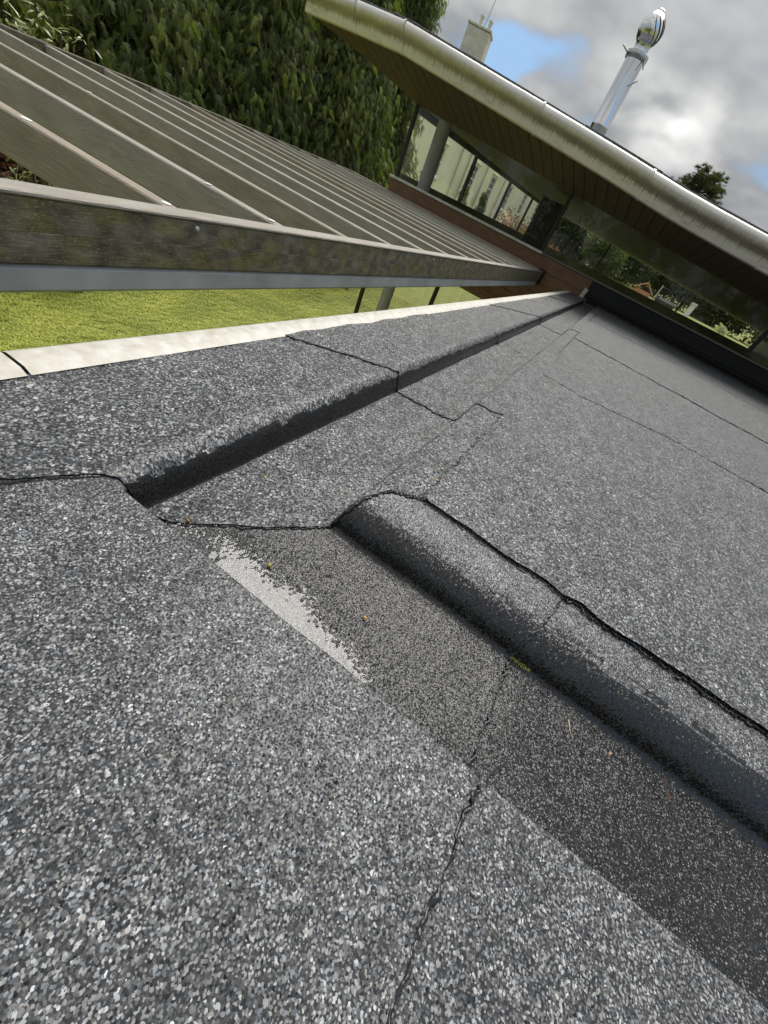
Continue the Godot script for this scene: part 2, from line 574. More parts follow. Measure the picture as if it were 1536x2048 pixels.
func build_roof() -> void:
	var r := thing("flat_roof", "grey mineral felt flat roof with a wet L-shaped box gutter and lapped seams", "roof")
	# deck this side of the gutters, gutter along x and its rolled kerb: two sheets that meet at x = 0.13
	var zl := steps([[-0.52, -0.44, 0.02], [-0.44, -0.364, 0.003], [-0.364, -0.205, 0.010], [-0.205, -0.18, 0.0025], [-0.18, 0.6, 0.03]])
	var xl := steps([[-0.524, -0.34, 0.02], [-0.34, -0.298, 0.0014], [-0.298, -0.15, 0.012], [-0.15, -0.115, 0.003], [-0.115, 0.0, 0.012]])
	var n1 := xl.size() + 12
	var f1 := func(i: int, j: int) -> Vector2:
		var z: float = zl[j]
		var x: float = xl[i] if i < xl.size() else lerpf(0.0, seam_x(z), float(i - xl.size() + 1) / 12.0)
		return Vector2(x, maxf(z, far_edge(x) - 0.025))
	part("felt_sheet", sheet(n1, zl.size(), f1, 0.0), null, r)
	var f2 := func(i: int, j: int) -> Vector2:
		var z: float = zl[j]
		var x := lerpf(seam_x(z) - 0.03, 3.0, pow(float(i) / 60.0, 1.4))
		return Vector2(x, maxf(z, -0.50))
	part("felt_sheet", sheet(61, zl.size(), f2, -0.0028), null, r)
	bead(r, line(func(z): return Vector2(seam_x(z) + 0.001, z), 0.5, -0.46, 0.004), -0.0004, 0.0022, 4.0)
	# sheets that run over the kerb, the long gutter and up onto the far deck
	var xe := steps([[-0.524, -0.34, 0.02], [-0.34, -0.298, 0.0014], [-0.298, -0.15, 0.015], [-0.15, -0.115, 0.003], [-0.115, -0.045, 0.01]])
	for k in ROWS.size():
		var n := 46 if k < 2 else 30
		var fe := func(i: int, j: int) -> Vector2:
			var x: float = xe[i]
			var z0: float = far_edge(x) if k == 0 else poly(ROWS[k - 1], x) + jit(x, 20.0 + k, 0.009) + (0.0 if k % 2 == 1 else 0.03)
			var z1: float = poly(ROWS[k], x) + jit(x, 21.0 + k, 0.009) - (0.03 if k % 2 == 0 else 0.0)
			return Vector2(x, lerpf(z0, z1, float(j) / (n - 1)))
		part("felt_sheet", sheet(xe.size(), n, fe, 0.0032 if k % 2 == 0 else 0.0058, M.felt_far), null, r)
		if k < ROWS.size() - 1:
			var lift := 0.0052
			bead(r, line(func(x): return Vector2(x, poly(ROWS[k], x) + jit(x, 21.0 + k, 0.009) + (0.001 if k % 2 == 0 else -0.001)), -0.522, -0.052, 0.006), lift, 0.0026 + 0.0004 * k, 10.0 + k)
	# black lap where the long gutter sheet lies over the near one
	bead(r, line(func(x): return Vector2(x, far_edge(x) + 0.001), -0.47, -0.326, 0.004), 0.0005, 0.0034, 31.0)
	bead(r, line(func(x): return Vector2(x, far_edge(x) + 0.004), -0.40, -0.345, 0.004), -0.001, 0.0040, 36.0)
	bead(r, line(func(x): return Vector2(x, far_edge(x) + 0.001), -0.262, -0.148, 0.003), 0.0005, 0.0026, 32.0)
	bead(r, line(func(x): return Vector2(x, far_edge(x) + 0.001), -0.152, -0.06, 0.0012), 0.0012, 0.0030, 33.0)
	# far deck
	for k in DROWS.size():
		var n := 46 if k == 0 else 24
		var fd := func(i: int, j: int) -> Vector2:
			var t := float(i) / 70.0
			var z0: float
			var x0 := -0.06
			var x := lerpf(x0, 3.0, pow(t, 1.6))
			z0 = far_edge(x) if k == 0 else poly(DROWS[k - 1], x) + jit(x, 50.0 + k, 0.012) + 0.03
			var z1: float = poly(DROWS[k], x) + jit(x, 51.0 + k, 0.012)
			var z := lerpf(z0, z1, pow(float(j) / (n - 1), 1.3))
			x += (1.0 - minf(1.0, t * 8.0)) * jit(z, 44.0, 0.006)
			return Vector2(x, z)
		part("felt_sheet", sheet(71, n, fd, 0.0055 if k % 2 == 0 else 0.0035, M.felt_far), null, r)
		if k < 3: bead(r, line(func(x): return Vector2(x, poly(DROWS[k], x) + jit(x, 51.0 + k, 0.012) + (0.0 if k % 2 == 0 else 0.03)), -0.058, 2.9, 0.009), 0.0062, 0.0028 if k == 0 else 0.0036, 60.0 + k)
	bead(r, line(func(x): return Vector2(x, far_edge(x) + 0.002), -0.058, 1.6, 0.003), 0.0006, 0.0017, 70.0)
	bead(r, line(func(z): return Vector2(-0.0615 + jit(z, 44.0, 0.006), z), -0.475, -6.4, 0.007), 0.0035, 0.0022, 71.0)
	# curled wrinkles beside two of the gutter laps
	for w in [[-0.245, -0.90, 0.012], [-0.215, -1.93, 0.02]]:
		bead(r, line(func(a): return Vector2(w[0] + cos(a) * w[2], w[1] + sin(a) * w[2] * 1.6), 0.2, 2.6, 0.25), 0.005, 0.0012, 90.0 + w[2])
	# pale drip trim along the lawn side, in lengths
	var cuts := [0.6, -0.222, -2.55, -5.0, -6.53]
	for i in 4:
		var st := start()
		var prof := [Vector2(0.012, 0.004), Vector2(0.0, 0.009), Vector2(-0.034, 0.009), Vector2(-0.044, 0.005), Vector2(-0.050, -0.005), Vector2(-0.051, -0.085), Vector2(-0.030, -0.095), Vector2(-0.022, -0.095)]
		sweep(st, P(-0.524, DECK, cuts[i] - 0.002), P(-0.524, DECK, cuts[i + 1] + 0.002), Vector3.RIGHT, prof, true)
		part("drip_trim", done(st), M.trim, r)
	part("wall", boxb(P(-0.50, -EYE, -6.5), P(3.0, DECK - 0.09, 0.6), 0.01), M.concrete, r)
	build_puddle()
	build_litter()

func build_puddle() -> void:
	var far := [Vector2(-0.262, -0.232), Vector2(-0.235, -0.243), Vector2(-0.208, -0.257), Vector2(-0.169, -0.261), Vector2(-0.13, -0.252), Vector2(-0.095, -0.262), Vector2(-0.062, -0.244), Vector2(-0.019, -0.240), Vector2(0.022, -0.216)]
	var st := start()
	st.set_smooth_group(0)
	var nx := 200
	var nz := 50
	var depth := func(x: float, z: float) -> float:
		# metres of water above the grit; it thins towards the ragged far edge
		var e := (z - lerpf(-0.1995, poly(far, x), 0.8)) * 0.05 + (wob.get_noise_2d(x * 60.0, z * 60.0) * 0.0005 + wob.get_noise_2d(x * 170.0 + 9.0, z * 170.0) * 0.0010)
		return e
	for i in nx:
		for j in nz:
			var x0 := lerpf(-0.262, 0.022, i / float(nx)); var x1 := lerpf(-0.262, 0.022, (i + 1) / float(nx))
			var z0 := lerpf(-0.1995, -0.272, j / float(nz)); var z1 := lerpf(-0.1995, -0.272, (j + 1) / float(nz))
			if depth.call((x0 + x1) * 0.5, (z0 + z1) * 0.5) < 0.0: continue
			var g := func(x: float, z: float) -> Vector3:
				var dd: float = depth.call(x, z)
				return P(x, DECK - DEEP + 0.0026 + clampf(dd * 2.0, -0.0002, 0.0006) + wob.get_noise_2d(x * 90.0, z * 90.0) * 0.00012, z)
			quad(st, g.call(x0, z0), g.call(x1, z0), g.call(x1, z1), g.call(x0, z1))
	solo("puddle", done(st), M.water, "", "", "", "structure")
	# grit that stands up through the shallow edge of the water
	var xf := []
	var stg := start()
	lathe(stg, Vector3.ZERO, [Vector2(1.0, -0.4), Vector2(0.95, 0.1), Vector2(0.6, 0.5), Vector2(0.01, 0.65)], 7)
	for i in 380:
		var x := rng.randf_range(-0.24, 0.05)
		var z: float = poly(far, x) + rng.randf_range(-0.04, 0.03)
		if z > -0.212: continue
		var s := rng.randf_range(0.0005, 0.0014)
		xf.append(Transform3D(Basis.from_scale(Vector3(s * rng.randf_range(0.8, 1.3), s * 0.6, s)).rotated(Vector3.UP, rng.randf() * TAU), P(x, DECK - DEEP + 0.0022 + roof_y(x, z) + DEEP, z)))
	var mm := swarm("wet_grit", done(stg), M.bitumen, xf, PackedColorArray(), self)
	tag(mm, "wet black grit standing through the edge of the puddle", "grit", "", "stuff")

func chip(called: String, label: String, category: String, x: float, z: float, size: Vector3, col: Color, rough := 0.5, turn := 0.0) -> void:
	var st := start()
	st.set_smooth_group(0)
	var b := Basis(Vector3.UP, turn)
	var n := 9
	var rr := []
	for k in n: rr.append(rng.randf_range(0.75, 1.1))
	var base := P(x, DECK + roof_y(x, z) + 0.0035, z)
	for k in n:
		var a0 := TAU * k / n; var a1 := TAU * (k + 1) / n
		var p0: Vector3 = base + b * Vector3(cos(a0) * size.x * rr[k], 0, sin(a0) * size.z * rr[k])
		var p1: Vector3 = base + b * Vector3(cos(a1) * size.x * rr[(k + 1) % n], 0, sin(a1) * size.z * rr[(k + 1) % n])
		var q0: Vector3 = base.lerp(p0, 0.7) + Vector3.UP * size.y
		var q1: Vector3 = base.lerp(p1, 0.7) + Vector3.UP * size.y
		quad(st, p0, p1, q1, q0)
		tri(st, q0, q1, base + Vector3.UP * size.y * 1.25)
		tri(st, p1, p0, base - Vector3.UP * 0.001)
	solo(called, done(st), paint(col, rough), label, category)

func twig(called: String, label: String, x: float, z: float, ln: float, turn: float, r: float, col: Color, fork := false) -> void:
	var st := start()
	var run := []
	var rad := []
	for k in 7:
		var t := k / 6.0 - 0.5
		var px := x + cos(turn) * ln * t + sin(turn) * 0.06 * ln * sin(t * 5.0)
		var pz := z - sin(turn) * ln * t + cos(turn) * 0.06 * ln * sin(t * 5.0)
		run.append(P(px, DECK + roof_y(px, pz) + 0.004 + r, pz))
		rad.append(r * (1.2 - 0.7 * (t + 0.5)))
	tube(st, run, rad, 6)
	if fork:
		for sgn in [-1.0, 1.0]:
			tube(st, [run[3], run[3] + Vector3(cos(turn + sgn * 0.6) * ln * 0.3, r * 2.0, -sin(turn + sgn * 0.6) * ln * 0.3)], [r * 0.7, r * 0.3], 5)
	solo(called, done(st), paint(col, 0.7), label, "twig")

func build_litter() -> void:
	chip("seed_pod", "round yellow-green seed standing in the puddle", "seed", -0.150, -0.2515, Vector3(0.0030, 0.0030, 0.0030), lin(0.38, 0.34, 0.06), 0.25)
	chip("seed_pod", "brown seed husk at the tip of the puddle beside the lap", "seed", -0.258, -0.231, Vector3(0.0034, 0.0028, 0.0022), lin(0.26, 0.15, 0.04), 0.3)
	chip("leaf_scrap", "tiny orange leaf scrap below the puddle on wet felt", "leaf", -0.024, -0.275, Vector3(0.0028, 0.0008, 0.0018), lin(0.5, 0.27, 0.06))
	chip("leaf_scrap", "tan leaf scrap in the gutter beneath the dark rolled kerb", "leaf", 0.29, -0.332, Vector3(0.003, 0.0009, 0.0015), lin(0.45, 0.22, 0.08), 0.5, 1.0)
	chip("leaf_scrap", "orange scrap on the far deck just beyond the kerb seam, nearest the cross lap", "leaf", 0.262, -0.49, Vector3(0.0025, 0.0008, 0.0018), lin(0.45, 0.2, 0.05))
	chip("leaf_scrap", "orange scrap on the far deck near the right of the picture", "leaf", 0.375, -0.577, Vector3(0.0035, 0.0008, 0.002), lin(0.5, 0.25, 0.07))
	chip("leaf_scrap", "small red-brown scrap alone in the middle of the far deck", "leaf", 0.41, -0.883, Vector3(0.0035, 0.0008, 0.002), lin(0.4, 0.13, 0.05))
	chip("leaf_scrap", "pale straw scrap on the long gutter floor near the kerb shadow", "leaf", -0.262, -0.365, Vector3(0.003, 0.0008, 0.002), lin(0.5, 0.36, 0.15))
	chip("leaf_scrap", "rusty leaf scrap on the ridge seam above the kerb corner", "leaf", -0.066, -0.535, Vector3(0.0045, 0.0012, 0.003), lin(0.42, 0.26, 0.16))
	chip("leaf_scrap", "buff leaf scrap on the ridge seam, the upper of the two", "leaf", -0.072, -0.575, Vector3(0.0035, 0.0012, 0.0028), lin(0.5, 0.36, 0.24))
	twig("twig", "thin dark twig lying on the long gutter floor", -0.268, -0.488, 0.03, 0.9, 0.0006, lin(0.03, 0.022, 0.015))
	twig("twig", "forked reddish twig on the wet gutter floor at the right", 0.36, -0.336, 0.026, -0.9, 0.0005, lin(0.12, 0.04, 0.02), true)
	twig("pine_needle", "pale dry needle on the wet gutter floor under the kerb", 0.238, -0.327, 0.016, -1.1, 0.0006, lin(0.5, 0.42, 0.25))
	# tuft of moss in the angle of the gutter
	var t := thing("moss_tuft", "yellow-green moss tuft in the gutter angle beside the cross seam", "moss", P(0.166, DECK - DEEP + 0.002, -0.366))
	var st := start()
	for k in 260:
		var a := rng.randf() * TAU
		var rr := sqrt(rng.randf())
		var p := Vector3(cos(a) * rr * 0.014, 0, sin(a) * rr * 0.005)
		var tip := p + Vector3(rng.randfn(0, 0.0014), rng.randf_range(0.001, 0.004) * (1.1 - rr), rng.randfn(0, 0.0014))
		var sd := Vector3(rng.randf_range(-1, 1), 0, rng.randf_range(-1, 1)) * 0.0008
		tri(st, p - sd, p + sd, tip)
	part("moss", done(st), paint(lin(0.20, 0.22, 0.03), 0.8), t)

# ---------------------------------------------------------------- the pergola
func build_pergola() -> void:
	var p := thing("pergola", "weathered grey timber pergola with close rafters and a mossy front beam", "pergola")
	part("front_beam", boxb(P(-1.032, -0.392, -6.42), P(-0.98, -0.276, 1.2), 0.004, 2), M.beam_wood, p)
	part("beam_cap", boxb(P(-1.034, -0.2755, -6.42), P(-0.978, -0.2675, 1.2), 0.003, 2), M.grey_wood, p)
	part("steel_channel", boxb(P(-1.026, -0.449, -6.40), P(-0.984, -0.3935, 1.2), 0.008, 2), M.galv, p)
	part("end_shoe", boxb(P(-1.05, -0.42, -6.56), P(-0.965, -0.25, -6.423), 0.004), M.black, p)
	part("rear_beam", boxb(P(-4.36, -0.40, -6.5), P(-4.30, -0.263, 1.2), 0.004, 2), M.beam_wood, p)
	part("wall_ledger", boxb(P(-4.36, -0.40, -6.565), P(-1.06, -0.264, -6.502), 0.004, 0), M.grey_wood, p)
	for k in 17:
		var z := -0.02 - 0.4055 * k
		if z < -6.4: break
		var off := Vector2(rng.randf() * 1.2, rng.randf() * 0.3)
		var len0 := -1.033
		var b := Basis(Vector3.UP, rng.randf_range(-0.002, 0.002)) * Basis(Vector3.RIGHT, rng.randf_range(-0.03, 0.03))
		var c := P((len0 - 4.299) * 0.5, -0.3255 + rng.randf_range(-0.003, 0.002), z)
		part("rafter", box(c, Vector3(len0 + 4.297, 0.115, 0.046), 0.004, 0, b, off), [M.grey_wood, M.brown_wood, M.grey_wood, M.pale_wood][rng.randi() % 4], p)
	for q in [[-4.33, 1.0], [-1.006, 1.0]]:
		part("post", boxb(P(q[0] - 0.05, -EYE - 0.02, q[1] - 0.05), P(q[0] + 0.05, -0.405 if q[0] < -2.0 else -0.451, q[1] + 0.05), 0.005, 1), M.grey_wood, p)
	# bolt head on the beam
	var st := start()
	lathe(st, Vector3.ZERO, [Vector2(0.0001, 0.006), Vector2(0.005, 0.006), Vector2(0.006, 0.004), Vector2(0.006, 0.0)], 12)
	for z in [-0.86, -2.5, -4.1]:
		var o := part("bolt_head", done(st) if z > -1.0 else p.get_node("bolt_head").mesh, M.galv, p, P(-0.981, -0.292, z))
		o.rotation.z = -PI / 2
	# flat white spots on the rafters
	var d := start()
	for q in [[-1.60, -0.8305, 0.020], [-1.36, -1.2355, 0.012], [-1.07, -1.236, 0.012], [-1.055, -0.832, 0.014], [-2.6, -1.64, 0.016]]:
		d.set_smooth_group(-1)
		for k in 8:
			var a0 := TAU * k / 8.0; var a1 := TAU * (k + 1) / 8.0
			var c0 := P(q[0], -0.2665, q[1])
			tri(d, c0 + Vector3(0, 0.0012, 0), c0 + Vector3(cos(a0) * q[2], 0, sin(a0) * 0.011), c0 + Vector3(cos(a1) * q[2], 0, sin(a1) * 0.011))
	part("white_spots", done(d), M.white_paint, p)

# ---------------------------------------------------------------- the pavilion
func soffit_y(x: float, z: float) -> float:
	return 0.70 - 0.056 * (x + 3.6) - 0.020 * (z + 6.6)

func slab(lo: Vector2, hi: Vector2, y: Callable, t: float) -> ArrayMesh:
	var st := start()
	st.set_smooth_group(-1)
	var n := 10
	for i in n:
		for j in n:
			var c := []
			for k in [[0, 0], [1, 0], [1, 1], [0, 1]]:
				var x := lerpf(lo.x, hi.x, (i + k[0]) / float(n)); var z := lerpf(lo.y, hi.y, (j + k[1]) / float(n))
				c.append(P(x, y.call(x, z), z))
			var up := Vector3.UP * t
			quad(st, c[0], c[1], c[2], c[3])
			quad(st, c[3] + up, c[2] + up, c[1] + up, c[0] + up)
			if i == 0: quad(st, c[0], c[3], c[3] + up, c[0] + up)
			if i == n - 1: quad(st, c[1], c[2], c[2] + up, c[1] + up)
			if j == 0: quad(st, c[0], c[1], c[1] + up, c[0] + up)
			if j == n - 1: quad(st, c[3], c[2], c[2] + up, c[3] + up)
	return done(st)

# the eaves are splayed at the left: their edge runs from the gutter's end back to the glass corner
func back_z(x: float) -> float:
	return -6.6 + clampf((-3.66 - x) / 1.14, 0.0, 0.97) * 1.02

func eaves_y(x: float, z: float, gpts: Array) -> float:
	return lerpf(soffit_y(x, -6.6), poly(gpts, x) + 0.006, clampf((z + 6.6) / 1.02, 0.0, 1.0)) if z > -6.6 else soffit_y(x, z)

# tongue and groove board under the eaves, from the glass head out to the gutter
func soffit_board(x0: float, x1: float, gpts: Array) -> ArrayMesh:
	var st := start()
	st.set_smooth_group(-1)
	var u := rng.randf(); var v := rng.randf()
	var prof := [Vector2(x0 - 0.003, 0.012), Vector2(x0 + 0.002, 0.001), Vector2(x0 + 0.005, 0.0), Vector2(x1 - 0.005, 0.0), Vector2(x1 - 0.002, 0.001), Vector2(x1 + 0.003, 0.012)]
	for i in 5:
		var a: Vector2 = prof[i]; var b: Vector2 = prof[i + 1]
		var p := [P(a.x, poly(gpts, a.x) + 0.005 + a.y, -5.584), P(b.x, poly(gpts, b.x) + 0.005 + b.y, -5.584), P(b.x, eaves_y(b.x, back_z(b.x), gpts) + b.y, back_z(b.x)), P(a.x, eaves_y(a.x, back_z(a.x), gpts) + a.y, back_z(a.x))]
		quad(st, p[0], p[1], p[2], p[3], Vector2(u, v + a.x - x0), Vector2(u, v + b.x - x0), Vector2(u + 2.2, v + b.x - x0), Vector2(u + 2.2, v + a.x - x0))
	return done(st)

func pane(a: Vector3, b: Vector3, ya0: float, ya1: float, yb0: float, yb1: float) -> ArrayMesh:
	# an 8 mm sheet between two uprights
	var d := (b - a).normalized()
	var nrm := Vector3(-d.z, 0, d.x) * 0.004
	var st := start()
	st.set_smooth_group(-1)
	var c := [P(a.x, ya0, a.z), P(b.x, yb0, b.z), P(b.x, yb1, b.z), P(a.x, ya1, a.z)]
	quad(st, c[0] + nrm, c[1] + nrm, c[2] + nrm, c[3] + nrm)
	return done(st)

func build_pavilion() -> void:
	var v := thing("glazed_pavilion", "glass walled pavilion with a deep timber soffit and streaked metal gutter", "building")
	var zf := -6.6
	var zb := -17.6
	var xl := -3.6
	var xr := 4.6
	# roof, ceiling and soffit boards
	var gpts := [Vector2(-4.805, 0.893), Vector2(-4.084, 0.900), Vector2(-3.426, 0.900), Vector2(-1.656, 0.759), Vector2(-0.793, 0.688), Vector2(0.051, 0.607), Vector2(1.037, 0.554), Vector2(6.2, 0.26)]
	part("roof", slab(Vector2(-3.66, zb - 0.8), Vector2(6.2, -5.6), func(x, z): return eaves_y(x, z, gpts) + 0.03, 0.14), M.slate, v)
	var wing := start()
	wing.set_smooth_group(-1)
	var wt := [P(-3.66, eaves_y(-3.66, -6.6, gpts) + 0.03, -6.6), P(-4.80, eaves_y(-4.80, -5.6, gpts) + 0.03, -5.6), P(-3.66, eaves_y(-3.66, -5.6, gpts) + 0.03, -5.6)]
	var wu := Vector3.UP * 0.14
	tri(wing, wt[0], wt[1], wt[2]); tri(wing, wt[0] + wu, wt[1] + wu, wt[2] + wu)
	for i in 3: quad(wing, wt[i], wt[(i + 1) % 3], wt[(i + 1) % 3] + wu, wt[i] + wu)
	part("roof_wing", done(wing), M.slate, v)
	part("ceiling", slab(Vector2(xl - 0.05, zb), Vector2(xr, zf - 0.03), func(x, z): return soffit_y(x, z), 0.025), M.ceiling, v)
	var sof := Node3D.new()
	sof.name = "soffit"
	v.add_child(sof)
	for k in 80:
		var x := -4.78 + k * 0.145
		if x > 6.0: break
		part("board", soffit_board(x, x + 0.139, gpts), M.soffit, sof)
	# gutter in jointed lengths: flat fascia strip below, ogee bulge above
	var gx := [-4.80, -4.08, -3.43, -1.66, -0.38, 0.95, 2.4, 4.2, 6.2]
	var gut := Node3D.new()
	gut.name = "gutter"
	v.add_child(gut)
	var prof := [Vector2(-0.038, -0.006), Vector2(0.000, 0.000), Vector2(0.004, 0.005), Vector2(0.005, 0.070), Vector2(0.010, 0.086), Vector2(0.028, 0.099), Vector2(0.057, 0.111), Vector2(0.081, 0.131), Vector2(0.094, 0.157), Vector2(0.094, 0.185), Vector2(0.081, 0.207), Vector2(0.058, 0.221), Vector2(0.033, 0.225), Vector2(0.023, 0.217), Vector2(0.000, 0.212), Vector2(-0.063, 0.210)]
	for i in gx.size() - 1:
		var x0: float = gx[i]
		var x1: float = gx[i + 1]
		var st := start()
		var nn := 4
		for k in nn:
			var xa := lerpf(x0 + 0.003, x1 - 0.003, k / float(nn)); var xb := lerpf(x0 + 0.003, x1 - 0.003, (k + 1) / float(nn))
			sweep(st, P(xa, poly(gpts, xa), -5.58), P(xb, poly(gpts, xb), -5.58), Vector3.BACK, prof)
		var g := part("gutter_length", done(st), M.zinc, gut)
		if i > 0:
			var jt := start()
			var big := []
			for q in prof: big.append(Vector2(q.x * 1.08 + 0.004, (q.y - 0.11) * 1.05 + 0.11))
			sweep(jt, P(x0 - 0.012, poly(gpts, x0), -5.58), P(x0 + 0.012, poly(gpts, x0), -5.58), Vector3.BACK, big)
			part("joint_strap", done(jt), M.zinc, gut)
	# end cap of the gutter and slate edge that overhangs it
	var cap := start()
	cap.set_smooth_group(-1)
	for i in prof.size() - 1:
		var a: Vector2 = prof[i]; var b: Vector2 = prof[i + 1]
		tri(cap, P(-4.80, 0.893 + 0.11, -5.56), P(-4.80, 0.893 + a.y, -5.58 + a.x), P(-4.80, 0.893 + b.y, -5.58 + b.x))
	part("gutter_end", done(cap), M.zinc, gut)
	for k in 36:
		var x := -4.80 + k * 0.30
		var xm := x + 0.15
		var y := poly(gpts, xm) + 0.234 + rng.randf_range(-0.003, 0.003)
		var sl := (poly(gpts, x + 0.3) - poly(gpts, x)) / 0.3
		part("eaves_slate", box(P(xm, y + 0.004, -5.66), Vector3(0.296, 0.014, 0.26), 0.002, 0, Basis(Vector3.BACK, atan(sl)) * Basis(Vector3.RIGHT, 0.06)), M.slate, v)
	# front wall: cedar band, sills, glass, posts
	var band := Node3D.new()
	band.name = "cedar_band"
	v.add_child(band)
	var yb := -0.115
	for k in 6:
		var h := 0.158 if k == 0 else 0.130
		var x1 := -0.36 if k < 2 else -0.44
		part("board", boxb(P(-3.67, yb - h + 0.004, zf - 0.02), P(x1, yb, zf + 0.03 - 0.004 * (k % 2)), 0.003, 0, Vector2(rng.randf() * 1.2, rng.randf() * 0.3)), M.cedar, band)
		part("board", boxb(P(-3.67, yb - h + 0.004, zb), P(-3.64, yb, zf - 0.025), 0.003, 2, Vector2(rng.randf() * 1.2, rng.randf() * 0.3)), M.cedar, band)
		yb -= h
	part("spandrel", boxb(P(-3.63, -0.90, zb), P(-3.56, -0.02, zf - 0.06), 0.004), M.ceiling, v)
	part("spandrel", boxb(P(-3.55, -0.90, zb), P(xr, -0.02, zb + 0.07), 0.004), M.ceiling, v)
	part("spandrel", boxb(P(xr - 0.07, -0.90, zb + 0.08), P(xr, -0.02, zf - 0.06), 0.004), M.ceiling, v)
	part("sill", boxb(P(-3.69, -0.113, zf - 0.02), P(-1.14, -0.083, zf + 0.055), 0.006), M.sill_white, v)
	part("sill", boxb(P(-1.138, -0.113, zf - 0.02), P(xr, -0.086, zf + 0.045), 0.006), M.sill_grey, v)
	# black upstand where the deck meets the wall
	part("upstand", boxb(P(-0.355, -0.30, zf - 0.02), P(xr, -0.116, zf + 0.02), 0.004), M.black, v)
	var lip := start()
	sweep(lip, P(-0.30, DECK, zf + 0.02), P(xr, DECK, zf + 0.02), Vector3.BACK, [Vector2(0.0, 0.075), Vector2(0.03, 0.068), Vector2(0.045, 0.055), Vector2(0.046, 0.045), Vector2(0.03, 0.03), Vector2(0.02, -0.03)], true)
	part("upstand_lip", done(lip), M.black, v)
	part("flashing", box(P(-0.375, -0.285, zf + 0.045), Vector3(0.055, 0.14, 0.012), 0.003, 1, Basis(Vector3.BACK, -0.1)), M.trim, v)
	# posts of the front wall
	for q in [[-3.6, 0.045], [-1.17, 0.04], [1.7, 0.05], [4.58, 0.05]]:
		part("mullion", boxb(P(q[0] - q[1] * 0.5, -0.082, zf - 0.03), P(q[0] + q[1] * 0.5, soffit_y(q[0], zf) - 0.004, zf + 0.02), 0.003, 1), M.frame, v)
	var fx := [-3.575, -1.193, -1.147, 1.672, 1.728, 4.55]
	for i in [0, 2, 4]:
		part("glass_pane", pane(Vector3(fx[i], 0, zf), Vector3(fx[i + 1], 0, zf), -0.083, soffit_y(fx[i], zf) - 0.003, -0.083, soffit_y(fx[i + 1], zf) - 0.003), M.glass, v)
	# side wall that runs away from the near corner, then the far wall
	var zs := [-6.64, -9.33, -12.07, -14.82, -17.55]
	for i in 5:
		if i > 0: part("mullion", boxb(P(xl - 0.03, -0.018, zs[i] - 0.03), P(xl + 0.03, soffit_y(xl, zs[i]) - 0.003, zs[i] + 0.03), 0.003, 1), M.frame, v)
		if i < 4: part("glass_pane", pane(Vector3(xl, 0, zs[i] - 0.032), Vector3(xl, 0, zs[i + 1] + 0.032), -0.018, soffit_y(xl, zs[i]) - 0.003, -0.018, soffit_y(xl, zs[i + 1]) - 0.003), M.glass, v)
	var xs := [-3.57, -1.11, 1.92, 4.55]
	for i in 4:
		if i > 0 and i < 3: part("mullion", boxb(P(xs[i] - 0.035, -0.018, zb), P(xs[i] + 0.035, soffit_y(xs[i], zb) - 0.003, zb + 0.06), 0.003, 1), M.frame, v)
		if i < 3: part("glass_pane", pane(Vector3(xs[i] + 0.036, 0, zb + 0.03), Vector3(xs[i + 1] - 0.036, 0, zb + 0.03), -0.018, soffit_y(xs[i], zb) - 0.003, -0.018, soffit_y(xs[i + 1], zb) - 0.003), M.glass, v)
	part("head_beam", box(P(xl, soffit_y(xl, -12.1) - 0.04, -12.1), Vector3(0.06, 0.07, 10.9), 0.004, 2, Basis(Vector3.RIGHT, 0.020)), M.ceiling, v)
	# lower storey glass under the band
	for x in [-3.6, -2.35, -1.1]:
		part("mullion", boxb(P(x - 0.03, -EYE, zf - 0.03), P(x + 0.03, -0.905, zf + 0.02), 0.003, 1), M.frame, v)
	for i in 2:
		var xa := -3.57 + 1.25 * i
		part("glass_pane", pane(Vector3(xa, 0, zf), Vector3(xa + 1.19, 0, zf), -EYE, -0.905, -EYE, -0.905), M.glass, v)
	for i in 4:
		part("glass_pane", pane(Vector3(xl, 0, zs[i] - 0.032), Vector3(xl, 0, zs[i + 1] + 0.032), -EYE, -0.903, -EYE, -0.903), M.glass, v)
	part("side_wall", boxb(P(-1.07, -EYE, zf - 0.1), P(xr, -0.91, zf), 0.004), M.concrete, v)
	part("far_wall", boxb(P(xl, -EYE, zb - 0.1), P(xr, -0.905, zb), 0.004), M.concrete, v)
	part("right_wall", boxb(P(xr + 0.005, -EYE, zb), P(xr + 0.1, 0.3, zf - 0.1), 0.004), M.concrete, v)
	part("floor", boxb(P(xl + 0.05, -EYE - 0.1, zb), P(xr, -EYE + 0.03, zf - 0.04), 0.004), M.floor, v)
	var col := start()
	lathe(col, P(-3.30, -EYE + 0.03, -6.95), [Vector2(0.12, 0), Vector2(0.105, 0.02), Vector2(0.10, 0.04), Vector2(0.10, EYE + soffit_y(-3.3, -6.95) - 0.03)], 32)
	part("column", done(col), M.concrete, v)

